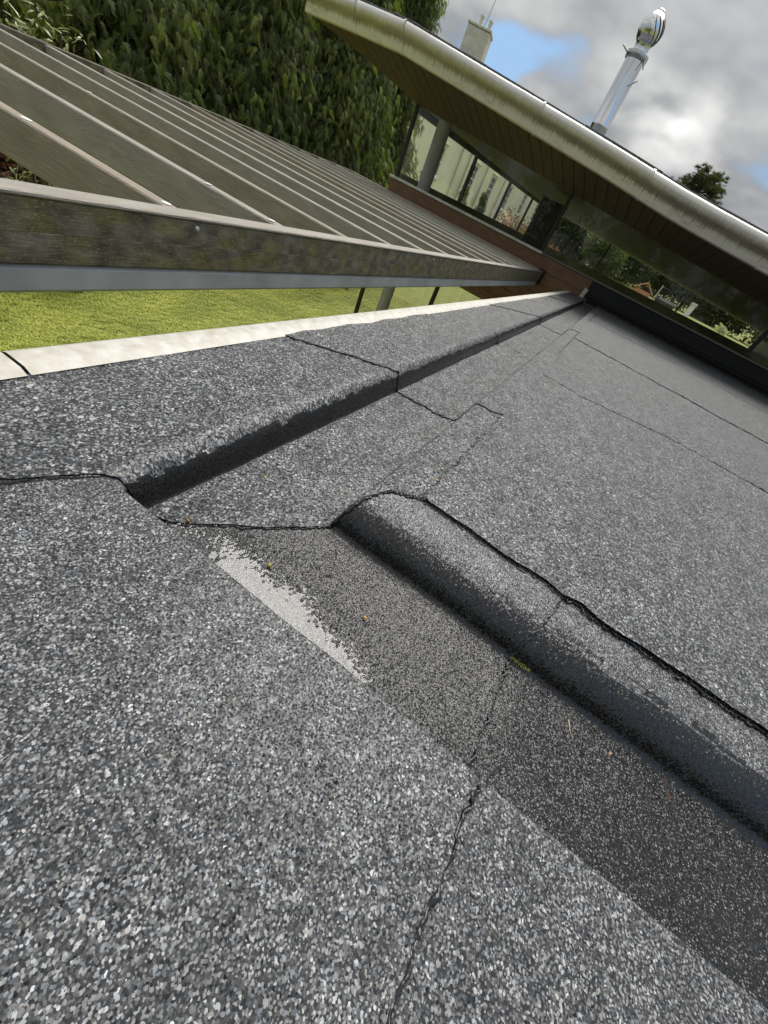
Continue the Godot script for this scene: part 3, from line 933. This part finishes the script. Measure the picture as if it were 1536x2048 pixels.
func build_stove_and_flue() -> void:
	var s := thing("stove_surround", "tall black stove surround standing behind the pavilion glass", "stove", P(-1.47, 0, -7.5))
	part("casing", boxb(Vector3(-0.18, -EYE + 0.03, -0.2), Vector3(0.14, 0.46, 0.2), 0.01), M.black, s)
	part("top_plate", boxb(Vector3(-0.19, 0.461, -0.21), Vector3(0.15, 0.475, 0.21), 0.004), M.frame, s)
	# stainless flue with a spinning cowl, through the roof
	var f := thing("chimney_flue", "polished steel flue pipe with a twisted onion cowl above the pavilion roof", "flue", P(-1.44, 0, -7.5))
	var base := soffit_y(-1.44, -7.5) + 0.10
	var st := start()
	lathe(st, Vector3(0, base, 0), [Vector2(0.115, 0), Vector2(0.115, 0.62), Vector2(0.118, 0.625), Vector2(0.118, 0.645), Vector2(0.115, 0.65), Vector2(0.115, 1.30)], 40)
	part("pipe", done(st), M.steel, f)
	st = start()
	lathe(st, Vector3(0, base - 0.02, 0), [Vector2(0.22, 0), Vector2(0.20, 0.02), Vector2(0.125, 0.09), Vector2(0.118, 0.12)], 32)
	part("roof_collar", done(st), M.steel_dull, f)
	var yt := 2.02
	st = start()
	lathe(st, Vector3(0, yt - 0.05, 0), [Vector2(0.116, -0.035), Vector2(0.135, -0.03), Vector2(0.137, 0.025), Vector2(0.12, 0.032), Vector2(0.10, 0.034)], 32)
	var clamp := part("clamp_band", done(st), M.steel_dull, f)
	st = start()
	tube(st, [Vector3(-0.12, yt - 0.05, 0.03), Vector3(-0.21, yt - 0.01, 0.06)], [0.008, 0.007], 8)
	tube(st, [Vector3(0.12, yt - 0.07, 0.06), Vector3(0.155, yt - 0.14, 0.09)], [0.01, 0.008], 8)
	part("clamp_bolt", done(st), M.steel_dull, clamp)
	st = start()
	tube(st, [Vector3(0.09, yt - 0.30, 0.08), Vector3(0.17, yt - 0.24, 0.10)], [0.006, 0.006], 8)
	part("stay_wire", done(st), M.steel_dull, f)
	st = start()
	lathe(st, Vector3(0, yt - 0.02, 0), [Vector2(0.098, 0.0), Vector2(0.09, 0.02), Vector2(0.09, 0.07), Vector2(0.10, 0.08)], 32)
	part("cowl_neck", done(st), M.steel, f)
	# cowl: overlapping curved vanes that twist round an onion shape
	var cowl := Node3D.new()
	cowl.name = "cowl"
	f.add_child(cowl)
	cowl.position = Vector3(0, yt + 0.05, 0)
	var nv := 14
	for k in nv:
		st = start()
		st.set_smooth_group(0)
		var rows := 12
		var g := func(i: int, j: int) -> Vector3:
			var t := i / float(rows)
			var rr := 0.135 * pow(sin(PI * (0.17 + 0.80 * t)), 0.75)
			rr *= 1.0 + 0.10 * (j / 4.0)
			var a := TAU * k / nv + 1.3 * t + j / 4.0 * TAU / nv * 1.35
			return Vector3(cos(a) * rr, 0.28 * t, sin(a) * rr)
		for i in rows:
			for j in 4: quad(st, g.call(i, j), g.call(i + 1, j), g.call(i + 1, j + 1), g.call(i, j + 1))
		part("vane", done(st), M.steel, cowl)
	st = start()
	lathe(st, Vector3(0, 0.265, 0), [Vector2(0.05, 0), Vector2(0.045, 0.015), Vector2(0.02, 0.026), Vector2(0.001, 0.03)], 20)
	part("cap", done(st), M.steel, cowl)

# ---------------------------------------------------------------- the cream house
func build_house() -> void:
	var x := -13.0
	var h := thing("cream_house", "long cream rendered house with tall sash windows seen through the pavilion", "house")
	var wins := [[-28.0, 0.47, 1.45], [-34.3, 0.60, 1.55], [-39.1, 0.68, 1.6], [-44.4, 0.78, 1.7], [-50.5, 1.1, 1.7], [-57.3, 1.25, 1.7]]
	# wall built round its window openings
	var z := -21.0
	var wall := start()
	for w in wins:
		var z1: float = w[0] + 0.62
		var z0: float = w[0] - 0.62
		bbox(wall, P(x - 0.2, 0.0, (z + z1) * 0.5), Vector3(0.4, 2 * EYE + 1.0, z - z1), 0.005)
		bbox(wall, P(x - 0.2, (-EYE - 0.5 + w[1]) * 0.5, w[0]), Vector3(0.4, w[1] + EYE + 0.5, 1.24), 0.005)
		bbox(wall, P(x - 0.2, (w[1] + w[2] + 3.5) * 0.5, w[0]), Vector3(0.4, 3.5 - w[1] - w[2], 1.24), 0.005)
		z = z0
	bbox(wall, P(x - 0.2, 0.0, (z - 66.0) * 0.5), Vector3(0.4, 2 * EYE + 1.0, z + 66.0), 0.005)
	part("wall", done(wall), M.render, h)
	part("end_wall", boxb(P(x - 9.0, -EYE, -21.4), P(x - 0.41, 3.5, -21.0), 0.005), M.render, h)
	part("roof", boxb(P(x - 9.0, 3.51, -66.0), P(x - 0.3, 3.7, -21.3), 0.02), M.slate, h)
	part("plinth", boxb(P(x + 0.005, -EYE - 0.1, -66.0), P(x + 0.06, -0.15, -21.0), 0.01), M.render, h)
	for w in wins:
		var win := part("window", boxb(P(x - 0.12, w[1] + 0.01, w[0] - 0.6), P(x - 0.08, w[1] + w[2] - 0.01, w[0] + 0.6), 0.002), M.dark_glass, h)
		var fr := start()
		for s in [-1, 1]: bbox(fr, P(x - 0.05, w[1] + w[2] * 0.5, w[0] + s * 0.585), Vector3(0.08, w[2], 0.07), 0.004)
		bbox(fr, P(x - 0.05, w[1] + w[2] - 0.04, w[0]), Vector3(0.08, 0.08, 1.1), 0.004)
		bbox(fr, P(x - 0.05, w[1] + 0.05, w[0]), Vector3(0.08, 0.1, 1.1), 0.004)
		bbox(fr, P(x - 0.05, w[1] + w[2] * 0.5, w[0]), Vector3(0.09, 0.06, 1.1), 0.004)
		part("frame", done(fr), M.white_paint, win)
		var bars := start()
		for k in [-1, 1]: bbox(bars, P(x - 0.055, w[1] + w[2] * 0.5, w[0] + k * 0.19), Vector3(0.04, w[2] - 0.2, 0.04), 0.002)
		for k in [0.27, 0.74]: bbox(bars, P(x - 0.06, w[1] + w[2] * k, w[0]), Vector3(0.035, 0.035, 1.08), 0.002)
		part("glazing_bars", done(bars), M.white_paint, win)
		part("sill", boxb(P(x - 0.1, w[1] - 0.09, w[0] - 0.75), P(x + 0.09, w[1] - 0.005, w[0] + 0.75), 0.01), M.white_paint, win)
		part("hood", boxb(P(x + 0.002, w[1] + w[2] + 0.08, w[0] - 0.8), P(x + 0.1, w[1] + w[2] + 0.16, w[0] + 0.8), 0.01), M.render, win)
	for zz in [-31.0, -32.6, -36.6, -41.8]:
		var dp := start()
		tube(dp, [P(x + 0.07, -EYE, zz), P(x + 0.07, 3.4, zz)], [0.05, 0.05], 8)
		part("downpipe", done(dp), M.stack, h)
	# chimney stack with two pots and an aerial
	var ch := part("chimney_stack", box(P(-13.9, 4.7, -29.7), Vector3(1.3, 3.9, 1.15), 0.02, 1, Basis(Vector3.UP, 0.25)), M.stack, h)
	part("stack_cap", box(P(-13.9, 6.72, -29.7), Vector3(1.38, 0.10, 1.23), 0.02, 0, Basis(Vector3.UP, 0.25)), M.stack, ch)
	for q in [Vector2(-0.1, 0.1), Vector2(0.32, -0.2)]:
		var pt := start()
		lathe(pt, P(-13.9 + q.x, 6.80, -29.7 + q.y), [Vector2(0.13, 0), Vector2(0.10, 0.06), Vector2(0.09, 0.3), Vector2(0.13, 0.33), Vector2(0.13, 0.4), Vector2(0.09, 0.4), Vector2(0.08, 0.1)], 16)
		part("chimney_pot", done(pt), M.stack, ch)
	var ar := start()
	tube(ar, [P(-13.75, 6.7, -29.6), P(-13.55, 8.4, -29.6)], [0.018, 0.014], 6)
	part("aerial", done(ar), M.steel_dull, ch)

# ---------------------------------------------------------------- plants
# drooping flat spray of a conifer, about 0.35 m long; every side twig is a small fan of scale leaves
func spray_mesh(sd: int) -> ArrayMesh:
	var r := RandomNumberGenerator.new()
	r.seed = sd
	var st := start()
	st.set_smooth_group(-1)
	var prev := Vector3.ZERO
	for i in 13:
		var t := i / 12.0
		var p := Vector3(0.25 * t - 0.06 * t * t, 0.02 * t - 0.24 * t * t, r.randf_range(-0.012, 0.012))
		if i > 0:
			var w := Vector3(0, 0, 0.004)
			quad(st, prev - w, prev + w, p + w, p - w)
			for s in [-1.0, 1.0]:
				var l := (0.12 - 0.075 * t) * r.randf_range(0.7, 1.25)
				var d := Vector3(0.60, -0.25 - 0.6 * t, s * 0.75).normalized()
				for k in 4:
					var o := p + d * l * (0.12 + 0.22 * k)
					for e in [-1.0, 1.0]:
						var dd := (d * 0.8 + Vector3(0.25 * e, -0.35, -0.35 * e * s)).normalized()
						var tip := o + dd * l * (0.42 - 0.05 * k) + Vector3(0, r.randf_range(-0.012, 0.006), 0)
						var wd := dd.cross(Vector3(0.2, 1.0, 0.1)).normalized() * 0.0052
						tri(st, o - wd, o + wd, tip)
		prev = p
	return done(st)

func leaf_mesh(ln: float, wd: float, fold := 0.15) -> ArrayMesh:
	var st := start()
	st.set_smooth_group(-1)
	var a := Vector3.ZERO
	var tip := Vector3(ln, -ln * 0.12, 0)
	for s in [-1.0, 1.0]:
		var b := Vector3(ln * 0.3, wd * fold, s * wd * 0.5)
		var c := Vector3(ln * 0.7, wd * fold * 0.5 - ln * 0.05, s * wd * 0.38)
		var m := Vector3(ln * 0.5, -0.0, 0)
		tri(st, a, b, m); tri(st, b, c, m); tri(st, m, c, tip)
	return done(st)

var sprays := []

func conifer(label: String, x: float, z: float, ht: float, wide: float, count: int, sd: int, group := "conifers behind the pergola", called := "conifer_tree", lowest := 0.02, big := 1.0) -> void:
	var r := RandomNumberGenerator.new()
	r.seed = sd
	var t := thing(called, label, "tree", Vector3(x, 0, z), 0.0, group)
	var st := start()
	tube(st, [Vector3(0, -0.1, 0), Vector3(0, ht * 0.5, 0), Vector3(0, ht * 0.97, 0)], [wide * 0.09, wide * 0.06, 0.02], 10)
	part("trunk", done(st), M.bark, t)
	var br := start()
	var xf := []
	var cols := PackedColorArray()
	var nb := int(count / 10.5)
	for b in nb:
		var h := ht * lerpf(lowest, 0.98, pow(r.randf(), 0.9))
		var k := h / ht
		var reach := wide * (0.30 + 0.85 * (1.0 - pow(k, 1.5))) * r.randf_range(0.62, 1.12)
		var a := r.randf() * TAU
		var dir := Vector3(cos(a), 0, sin(a))
		var root := Vector3(0, h, 0)
		var sag := reach * r.randf_range(0.1, 0.35)
		if called == "conifer_tree" and b % 2 == 0: tube(br, [root, root + dir * reach * 0.55 + Vector3(0, reach * 0.10, 0), root + dir * reach + Vector3(0, -sag, 0)], [0.03, 0.018, 0.005], 5)
		var tone := r.randf()
		for i in 22:
			var u := pow(r.randf(), 0.45)
			var pos := root + dir * reach * u + Vector3(0, reach * 0.4 * u * (1.0 - u) - sag * u * u, 0)
			pos += Vector3(r.randfn(0, 0.08), r.randfn(0, 0.13), r.randfn(0, 0.08))
			var yaw := -a + r.randfn(0, 0.75)
			var s := r.randf_range(0.38, 0.85) * big
			var bs := Basis(Vector3.UP, yaw) * Basis(Vector3.BACK, r.randfn(-0.55, 0.35)) * Basis(Vector3.RIGHT, r.randfn(0, 0.5))
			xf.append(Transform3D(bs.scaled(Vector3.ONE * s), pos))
			# young growth at the branch ends is yellower than the old inner sprays
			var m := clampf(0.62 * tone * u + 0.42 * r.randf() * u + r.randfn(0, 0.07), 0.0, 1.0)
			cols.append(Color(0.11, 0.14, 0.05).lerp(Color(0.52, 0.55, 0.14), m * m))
	if called == "conifer_tree": part("branches", done(br), M.bark, t)
	var half := xf.size() / 2
	for q in 2:
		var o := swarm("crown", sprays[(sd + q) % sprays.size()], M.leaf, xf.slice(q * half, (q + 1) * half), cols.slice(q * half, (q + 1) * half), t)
		o.set_meta("kind", "stuff")

# leafy shrub: stems and a crown of single leaves in clumps
func shrub(called: String, label: String, category: String, at: Vector3, size: Vector3, count: int, ln: float, wd: float, c0: Color, c1: Color, sd: int, group := "", mat: Material = null) -> void:
	var r := RandomNumberGenerator.new()
	r.seed = sd
	var t := thing(called, label, category, at, 0.0, group)
	var st := start()
	var clumps := []
	var nc := 16 + int(count / 120.0)
	for k in nc:
		var d := Vector3(r.randfn(), r.randfn(), r.randfn()).normalized() * pow(r.randf(), 0.4)
		var c := Vector3(d.x * size.x * 0.5, size.y * 0.5 + d.y * size.y * 0.46, d.z * size.z * 0.5)
		clumps.append(c)
		if k % 3 == 0: tube(st, [Vector3(d.x * 0.1, -0.05, d.z * 0.1), Vector3(c.x * 0.5, c.y * 0.55, c.z * 0.5), c], [0.02 + size.y * 0.012, 0.012 + size.y * 0.006, 0.004], 5)
	part("stems", done(st), M.bark, t)
	var xf := []
	var cols := PackedColorArray()
	var cr := minf(size.x, minf(size.y, size.z)) * 0.17
	for i in count:
		var c: Vector3 = clumps[r.randi() % nc]
		var p := c + Vector3(r.randfn(), r.randfn(), r.randfn()) * cr * 0.62
		var bs := Basis(Vector3.UP, r.randf() * TAU) * Basis(Vector3.BACK, r.randfn(-0.2, 0.6)) * Basis(Vector3.RIGHT, r.randfn(0, 0.6))
		xf.append(Transform3D(bs.scaled(Vector3.ONE * r.randf_range(0.7, 1.3)), p))
		cols.append(c0.lerp(c1, r.randf() * r.randf_range(0.4, 1.0)))
	var o := swarm("foliage", leaf_mesh(ln, wd), mat if mat else M.leaf, xf, cols, t)
	o.set_meta("kind", "stuff")

# open crowned pine on a bare trunk
func pine(label: String, x: float, z: float, top: float, sd: int) -> void:
	var r := RandomNumberGenerator.new()
	r.seed = sd
	var t := thing("pine_tree", label, "tree", Vector3(x, 0, z))
	var st := start()
	tube(st, [Vector3(0, -0.2, 0), Vector3(0.1, top * 0.5, 0), Vector3(0.35, top * 0.93, 0)], [0.3, 0.2, 0.04], 10)
	part("trunk", done(st), M.bark, t)
	var br := start()
	var xf := []
	var cols := PackedColorArray()
	var needle := start()
	needle.set_smooth_group(-1)
	for k in 26:
		var d := Vector3(r.randfn(), absf(r.randfn()) * 0.9, r.randfn()).normalized()
		var e := d.cross(Vector3(0.3, 0.2, 0.9)).normalized() * 0.010
		tri(needle, -e, e, d * r.randf_range(0.14, 0.24))
	var nm := done(needle)
	for b in 80:
		var k := r.randf()
		var h := top * lerpf(0.76, 0.97, k)
		var a := r.randf() * TAU
		var dir := Vector3(cos(a), r.randf_range(0.0, 0.35), sin(a))
		var reach := lerpf(2.6, 0.9, pow(k, 1.3)) * r.randf_range(0.6, 1.1)
		var root := Vector3(0.25, h, 0)
		tube(br, [root, root + dir * reach * 0.6, root + dir * reach + Vector3(0, 0.06, 0)], [0.035, 0.022, 0.007], 5)
		for i in 17:
			var u := r.randf_range(0.5, 1.08)
			var p := root + dir * reach * u + Vector3(r.randfn(), r.randfn() * 0.6, r.randfn()) * 0.15
			xf.append(Transform3D(Basis(Vector3.UP, r.randf() * TAU).scaled(Vector3.ONE * r.randf_range(0.9, 1.6)), p))
			cols.append(Color(0.045, 0.05, 0.028).lerp(Color(0.12, 0.12, 0.065), r.randf()))
	part("branches", done(br), M.bark, t)
	var o := swarm("crown", nm, M.leaf, xf, cols, t)
	o.set_meta("kind", "stuff")

func build_garden() -> void:
	# ground: one sheet to the horizon, rising into a bank behind the pavilion
	var st := start()
	st.set_smooth_group(0)
	var gx := steps([[-300.0, -60.0, 40.0], [-60.0, 60.0, 3.0], [60.0, 300.0, 40.0]])
	var gz := steps([[-400.0, -80.0, 40.0], [-80.0, 30.0, 2.0], [30.0, 300.0, 45.0]])
	var n := noisy(0.05, 91, 3)
	var hy := func(x: float, z: float) -> float:
		var rise := ss((-19.0 - z) / 12.0) * 3.0 + ss((-31.0 - z) / 50.0) * 2.5
		rise *= ss((x + 9.0) / 6.0)
		return rise + n.get_noise_2d(x, z) * 0.05 * (1.0 if z < -19.0 else 0.3)
	for i in gx.size() - 1:
		for j in gz.size() - 1:
			var c := []
			for k in [[0, 0], [1, 0], [1, 1], [0, 1]]:
				var x: float = gx[i + k[0]]; var z: float = gz[j + k[1]]
				c.append(Vector3(x, hy.call(x, z), z))
			quad(st, c[0], c[1], c[2], c[3])
	solo("ground", done(st), M.lawn, "", "", "", "structure")
	# grass of the lawn below the pergola
	var blade := start()
	blade.set_smooth_group(-1)
	for k in 5:
		var a := k * 1.3
		var d := Vector3(cos(a), 0, sin(a))
		var e := Vector3(-d.z, 0, d.x) * 0.006
		var o := d * 0.008
		var tip := o + d * rng.randf_range(0.03, 0.06) + Vector3(0, rng.randf_range(0.010, 0.026), 0)
		tri(blade, o - e, o + e, tip)
	var xf := []
	var cols := PackedColorArray()
	var gn := noisy(0.9, 95, 3)
	for i in 70000:
		var x := rng.randf_range(-7.6, -2.4)
		var z := -0.6 - 13.0 * pow(rng.randf(), 1.15)
		xf.append(Transform3D(Basis(Vector3.UP, rng.randf() * TAU).scaled(Vector3.ONE * rng.randf_range(0.7, 1.35)), Vector3(x, hy.call(x, z), z)))
		var m := clampf(0.5 + gn.get_noise_2d(x, z) * 0.9 + rng.randfn(0, 0.2), 0.0, 1.0)
		cols.append(Color(0.26, 0.31, 0.03).lerp(Color(0.46, 0.48, 0.07), m))
	var gr := swarm("lawn_grass", done(blade), M.grass, xf, cols, self)
	tag(gr, "short bright green lawn grass below the pergola", "grass", "", "stuff")
	# conifers behind the pergola
	for i in 4: sprays.append(spray_mesh(100 + i))
	conifer("dark conifer behind the pergola, furthest left, behind the glossy shrub", -11.2, -4.8, 4.6, 2.0, 8000, 201)
	conifer("conifer behind the pergola, second from the left", -10.2, -7.6, 5.2, 2.0, 9500, 202)
	conifer("conifer with drooping sprays behind the middle of the pergola rafters", -9.3, -9.8, 5.8, 1.9, 10000, 203)
	conifer("conifer with drooping yellow-green sprays below the soffit's left edge", -8.4, -11.6, 6.4, 1.8, 11000, 204)
	conifer("tall conifer against the pavilion's corner post, its crown above the gutter", -8.7, -14.0, 7.6, 1.7, 11000, 205)
	conifer("shadowy conifer filling the gap behind the other conifers", -12.8, -12.5, 7.0, 2.6, 8500, 206)
	conifer("shadowy conifer beyond the far left end of the pergola", -14.0, -7.0, 6.0, 2.6, 8000, 207)
	shrub("laurel_shrub", "glossy leaved laurel at the top left beyond the pergola", "shrub", Vector3(-6.7, 0, -3.7), Vector3(1.4, 3.25, 1.3), 800, 0.10, 0.026, Color(0.12, 0.14, 0.03), Color(0.42, 0.42, 0.17), 301, "", M.gloss_leaf)
	shrub("red_shrub", "dark red shrub seen between the pergola rafters at the left", "shrub", Vector3(-9.2, 0, -4.4), Vector3(2.0, 1.7, 4.0), 9000, 0.07, 0.045, Color(0.06, 0.022, 0.018), Color(0.17, 0.06, 0.048), 302)
	# planting by the cream house, seen through the pavilion
	conifer("narrow dark cypress in front of the cream house, nearer one", -12.2, -32.0, 3.75, 0.42, 1300, 211, "cypresses by the cream house", "cypress", 0.05)
	conifer("narrow cypress in front of the cream house, further one", -12.2, -36.4, 4.1, 0.46, 1300, 212, "cypresses by the cream house", "cypress", 0.05)
	shrub("russet_shrub", "russet leaved shrub before the cream house, next to the last side mullion", "shrub", Vector3(-11.2, 0, -43.0), Vector3(3.6, 3.9, 4.4), 3400, 0.17, 0.10, Color(0.15, 0.055, 0.035), Color(0.36, 0.17, 0.12), 303, "russet shrubs by the house")
	shrub("russet_shrub", "russet leaved shrub before the cream house, beside the black stove surround", "shrub", Vector3(-11.0, 0, -51.0), Vector3(3.6, 4.1, 5.0), 3400, 0.17, 0.10, Color(0.15, 0.055, 0.035), Color(0.36, 0.17, 0.12), 304, "russet shrubs by the house")
	# garden bank beyond the far glass
	var cy := func(x: float, z: float) -> Vector3: return Vector3(x, hy.call(x, z) - 0.05, z)
	shrub("pink_shrub", "small pink flowered shrub right of the black stove surround", "shrub", cy.call(-4.2, -27.5), Vector3(1.0, 1.15, 1.0), 900, 0.07, 0.05, Color(0.22, 0.05, 0.06), Color(0.5, 0.2, 0.2), 311)
	shrub("hedge_shrub", "dark green hedge shrub behind the pink flowers", "shrub", cy.call(-4.4, -33.0), Vector3(4.6, 4.0, 3.0), 7000, 0.24, 0.13, Color(0.018, 0.03, 0.01), Color(0.06, 0.085, 0.025), 312)
	shrub("hedge_shrub", "olive green shrub beside the far mullion", "shrub", cy.call(-1.9, -29.5), Vector3(3.0, 1.9, 2.0), 4600, 0.16, 0.08, Color(0.05, 0.07, 0.015), Color(0.17, 0.18, 0.05), 313)
	shrub("hedge_shrub", "glossy rhododendron on the bank between the far mullion and the orange roof", "shrub", cy.call(-0.9, -32.5), Vector3(4.4, 3.2, 2.6), 6000, 0.24, 0.12, Color(0.02, 0.035, 0.012), Color(0.10, 0.13, 0.05), 314)
	shrub("hedge_shrub", "feathery shrub behind the small orange roof", "shrub", cy.call(1.8, -37.0), Vector3(6.0, 3.4, 3.0), 7000, 0.26, 0.12, Color(0.035, 0.05, 0.015), Color(0.12, 0.14, 0.05), 315)
	shrub("hedge_shrub", "low hedge along the bank behind the white post", "shrub", cy.call(6.2, -38.0), Vector3(7.0, 2.9, 3.0), 7000, 0.26, 0.12, Color(0.04, 0.055, 0.018), Color(0.14, 0.15, 0.05), 316)
	shrub("hedge_shrub", "low hedge on the bank at the right edge of the glass", "shrub", cy.call(11.5, -36.0), Vector3(6.5, 2.3, 3.0), 6000, 0.26, 0.12, Color(0.05, 0.065, 0.02), Color(0.16, 0.17, 0.06), 317)
	for k in 5:
		conifer(["woodland tree far behind the stove surround", "woodland tree far behind the rhododendron", "woodland tree far behind the orange roof", "woodland tree far behind the white post", "woodland tree far off at the right edge of the glass"][k], -8.0 + k * 6.0, -52.0 - (k % 2) * 5.0, 6.6 + (k % 3) * 0.4, 4.2, 3000, 230 + k, "woodland beyond the garden bank", "woodland_tree", 0.02, 3.2)
	for k in 5:
		conifer(["conifer behind the roof, out of the picture, leftmost", "conifer behind the roof, out of the picture, left of centre", "conifer behind the roof, out of the picture, in the centre", "conifer behind the roof, out of the picture, right of centre", "conifer behind the roof, out of the picture, rightmost"][k], -9.0 + k * 4.5, 9.0 + (k % 2) * 1.5, 8.0, 2.8, 4000, 260 + k, "conifers behind the roof")
	pine("open crowned pine rising above the pavilion gutter at the right", 0.35, -46.0, 11.45, 401)
	# small things on the bank
	var s := thing("garden_shed", "little shed with an orange tiled gable roof on the garden bank", "shed", cy.call(1.05, -29.0))
	part("wall", boxb(Vector3(-0.45, -0.1, -0.5), Vector3(0.45, 0.42, 0.5), 0.01), M.clay, s)
	var rf := start()
	rf.set_smooth_group(-1)
	for q in [-1.0, 1.0]:
		bbox(rf, Vector3(q * 0.27, 0.60, 0), Vector3(0.70, 0.05, 1.2), 0.01, 0, Basis(Vector3.BACK, -q * 0.62))
	part("roof", done(rf), M.clay, s)
	var sk := thing("goal_frame", "dark netted frame with a pale upright on the garden bank", "frame", cy.call(2.25, -30.0))
	part("pale_upright", boxb(Vector3(-0.42, -0.1, -0.03), Vector3(-0.36, 0.85, 0.03), 0.01), M.stack, sk)
	part("upright", boxb(Vector3(0.42, -0.1, -0.03), Vector3(0.48, 0.6, 0.03), 0.01), M.frame, sk)
	part("crossbar", boxb(Vector3(-0.36, 0.75, -0.02), Vector3(0.1, 0.80, 0.02), 0.008), M.frame, sk)
	part("cover", boxb(Vector3(-0.30, -0.05, -0.5), Vector3(0.8, 0.35, 0.5), 0.12), M.frame, sk)
	var wp := thing("white_post", "white square post with a cap on the garden bank", "post", cy.call(3.85, -30.0))
	part("shaft", boxb(Vector3(-0.13, -0.1, -0.13), Vector3(0.13, 0.62, 0.13), 0.01), M.white_paint, wp)
	part("cap", boxb(Vector3(-0.15, 0.621, -0.15), Vector3(0.15, 0.78, 0.15), 0.02), M.stack, wp)
	shrub("white_flowers", "low patch of white flowers on the bank at the right", "flowers", cy.call(5.9, -30.0), Vector3(0.8, 0.5, 0.6), 260, 0.08, 0.06, Color(0.4, 0.42, 0.4), Color(0.75, 0.75, 0.72), 318)

# ---------------------------------------------------------------- sky
func cloudy_sky() -> PanoramaSkyMaterial:
	var w := 2048
	var h := 1024
	var im := Image.create(w, h, false, Image.FORMAT_RGBF)
	var big := noisy(0.55, 501, 5)
	var det := noisy(1.9, 502, 5)
	var gap := noisy(0.42, 503, 3)
	for y in h:
		var el := (0.5 - (y + 0.5) / h) * PI
		if el < -0.06:
			for x in w: im.set_pixel(x, y, Color(0.20, 0.21, 0.19))
			continue
		var sy := sin(maxf(el, 0.0))
		var cl := cos(el)
		for x in w:
			var az := (x + 0.5) / w * TAU
			var d := Vector3(sin(az) * cl, sy, -cos(az) * cl)
			var p := d / (sy + 0.22) * 1.2
			var n := big.get_noise_3d(p.x, p.y, p.z) * 0.5 + 0.5
			var f := det.get_noise_3d(p.x, p.y * 2.0, p.z) * 0.5 + 0.5
			var g := gap.get_noise_3d(p.x * 1.3 + 3.0, p.y, p.z * 1.3) * 0.5 + 0.5
			var azd := az if az < PI else az - TAU
			# broken cloud in view: a blue gap left of the flue, a bright cumulus head right of it
			var blue := exp(-(pow((azd + 0.392) / 0.042, 2.0) + pow((el - 0.19) / 0.035, 2.0)) * 1.1)
			var head := exp(-(pow((azd + 0.085) / 0.085, 2.0) + pow((el - 0.20) / 0.06, 2.0)))
			var cover := smoothstep(0.28, 0.52, g + (f - 0.5) * 0.62 + (n - 0.5) * 0.5 - blue * 0.54 + head * 0.3 + 0.17)
			var b := clampf(0.04 + n * 0.66 + (f - 0.5) * 1.0 + head * 0.55 * smoothstep(0.30, 0.65, f), 0.0, 1.25)
			var cloud := Color(0.22, 0.235, 0.255).lerp(Color(0.80, 0.80, 0.79), b)
			if b > 1.0: cloud = cloud * (1.0 + (b - 1.0) * 0.6)
			var sky := Color(0.20, 0.42, 0.80).lerp(Color(0.50, 0.70, 0.92), exp(-el * 3.0))
			# an overcast sky is brighter overhead than at the horizon
			im.set_pixel(x, y, sky.lerp(cloud, cover) * (0.78 + 0.86 * sy))
	var m := PanoramaSkyMaterial.new()
	m.panorama = ImageTexture.create_from_image(im)
	return m

func _ready() -> void:
	rng.seed = 20240
	wob.seed = 77
	wob.noise_type = FastNoiseLite.TYPE_SIMPLEX_SMOOTH
	wob.frequency = 1.0
	wob.fractal_octaves = 2
	# camera: ultra wide, held low over the roof, pitched down and rolled
	var cam := Camera3D.new()
	cam.name = "camera"
	add_child(cam)
	cam.transform = Transform3D(Basis(Vector3(0.807409, 0.352817, -0.472876), Vector3(-0.565201, 0.692442, -0.448411), Vector3(0.169232, 0.62932, 0.758496)), Vector3(0, EYE, 0))
	cam.fov = 106.117
	cam.near = 0.02
	cam.far = 1500.0
	cam.current = true
	# sky and exposure
	var we := WorldEnvironment.new()
	we.name = "environment"
	var env := Environment.new()
	env.background_mode = Environment.BG_SKY
	env.sky = Sky.new()
	env.sky.sky_material = cloudy_sky()
	env.background_energy_multiplier = 0.43
	env.tonemap_mode = Environment.TONE_MAPPER_LINEAR
	env.tonemap_exposure = 2.5
	env.sdfgi_enabled = true
	env.ssao_enabled = true
	env.ssil_enabled = true
	we.environment = env
	add_child(we)
	# the sun behind thin cloud, ahead and a little to the left
	var sun := DirectionalLight3D.new()
	sun.name = "sun"
	add_child(sun)
	var az := deg_to_rad(-5.0)
	var el := deg_to_rad(55.0)
	var to_sun := Vector3(sin(az) * cos(el), sin(el), -cos(az) * cos(el))
	sun.look_at_from_position(to_sun * 50.0, Vector3.ZERO)
	sun.light_energy = 0.5
	sun.light_angular_distance = 44.0
	sun.light_color = Color(1.0, 0.985, 0.96)
	sun.shadow_enabled = true
	print("materials"); make_materials()
	print("garden"); build_garden()
	print("house"); build_house()
	print("pavilion"); build_pavilion()
	print("flue"); build_stove_and_flue()
	print("pergola"); build_pergola()
	print("roof"); build_roof()
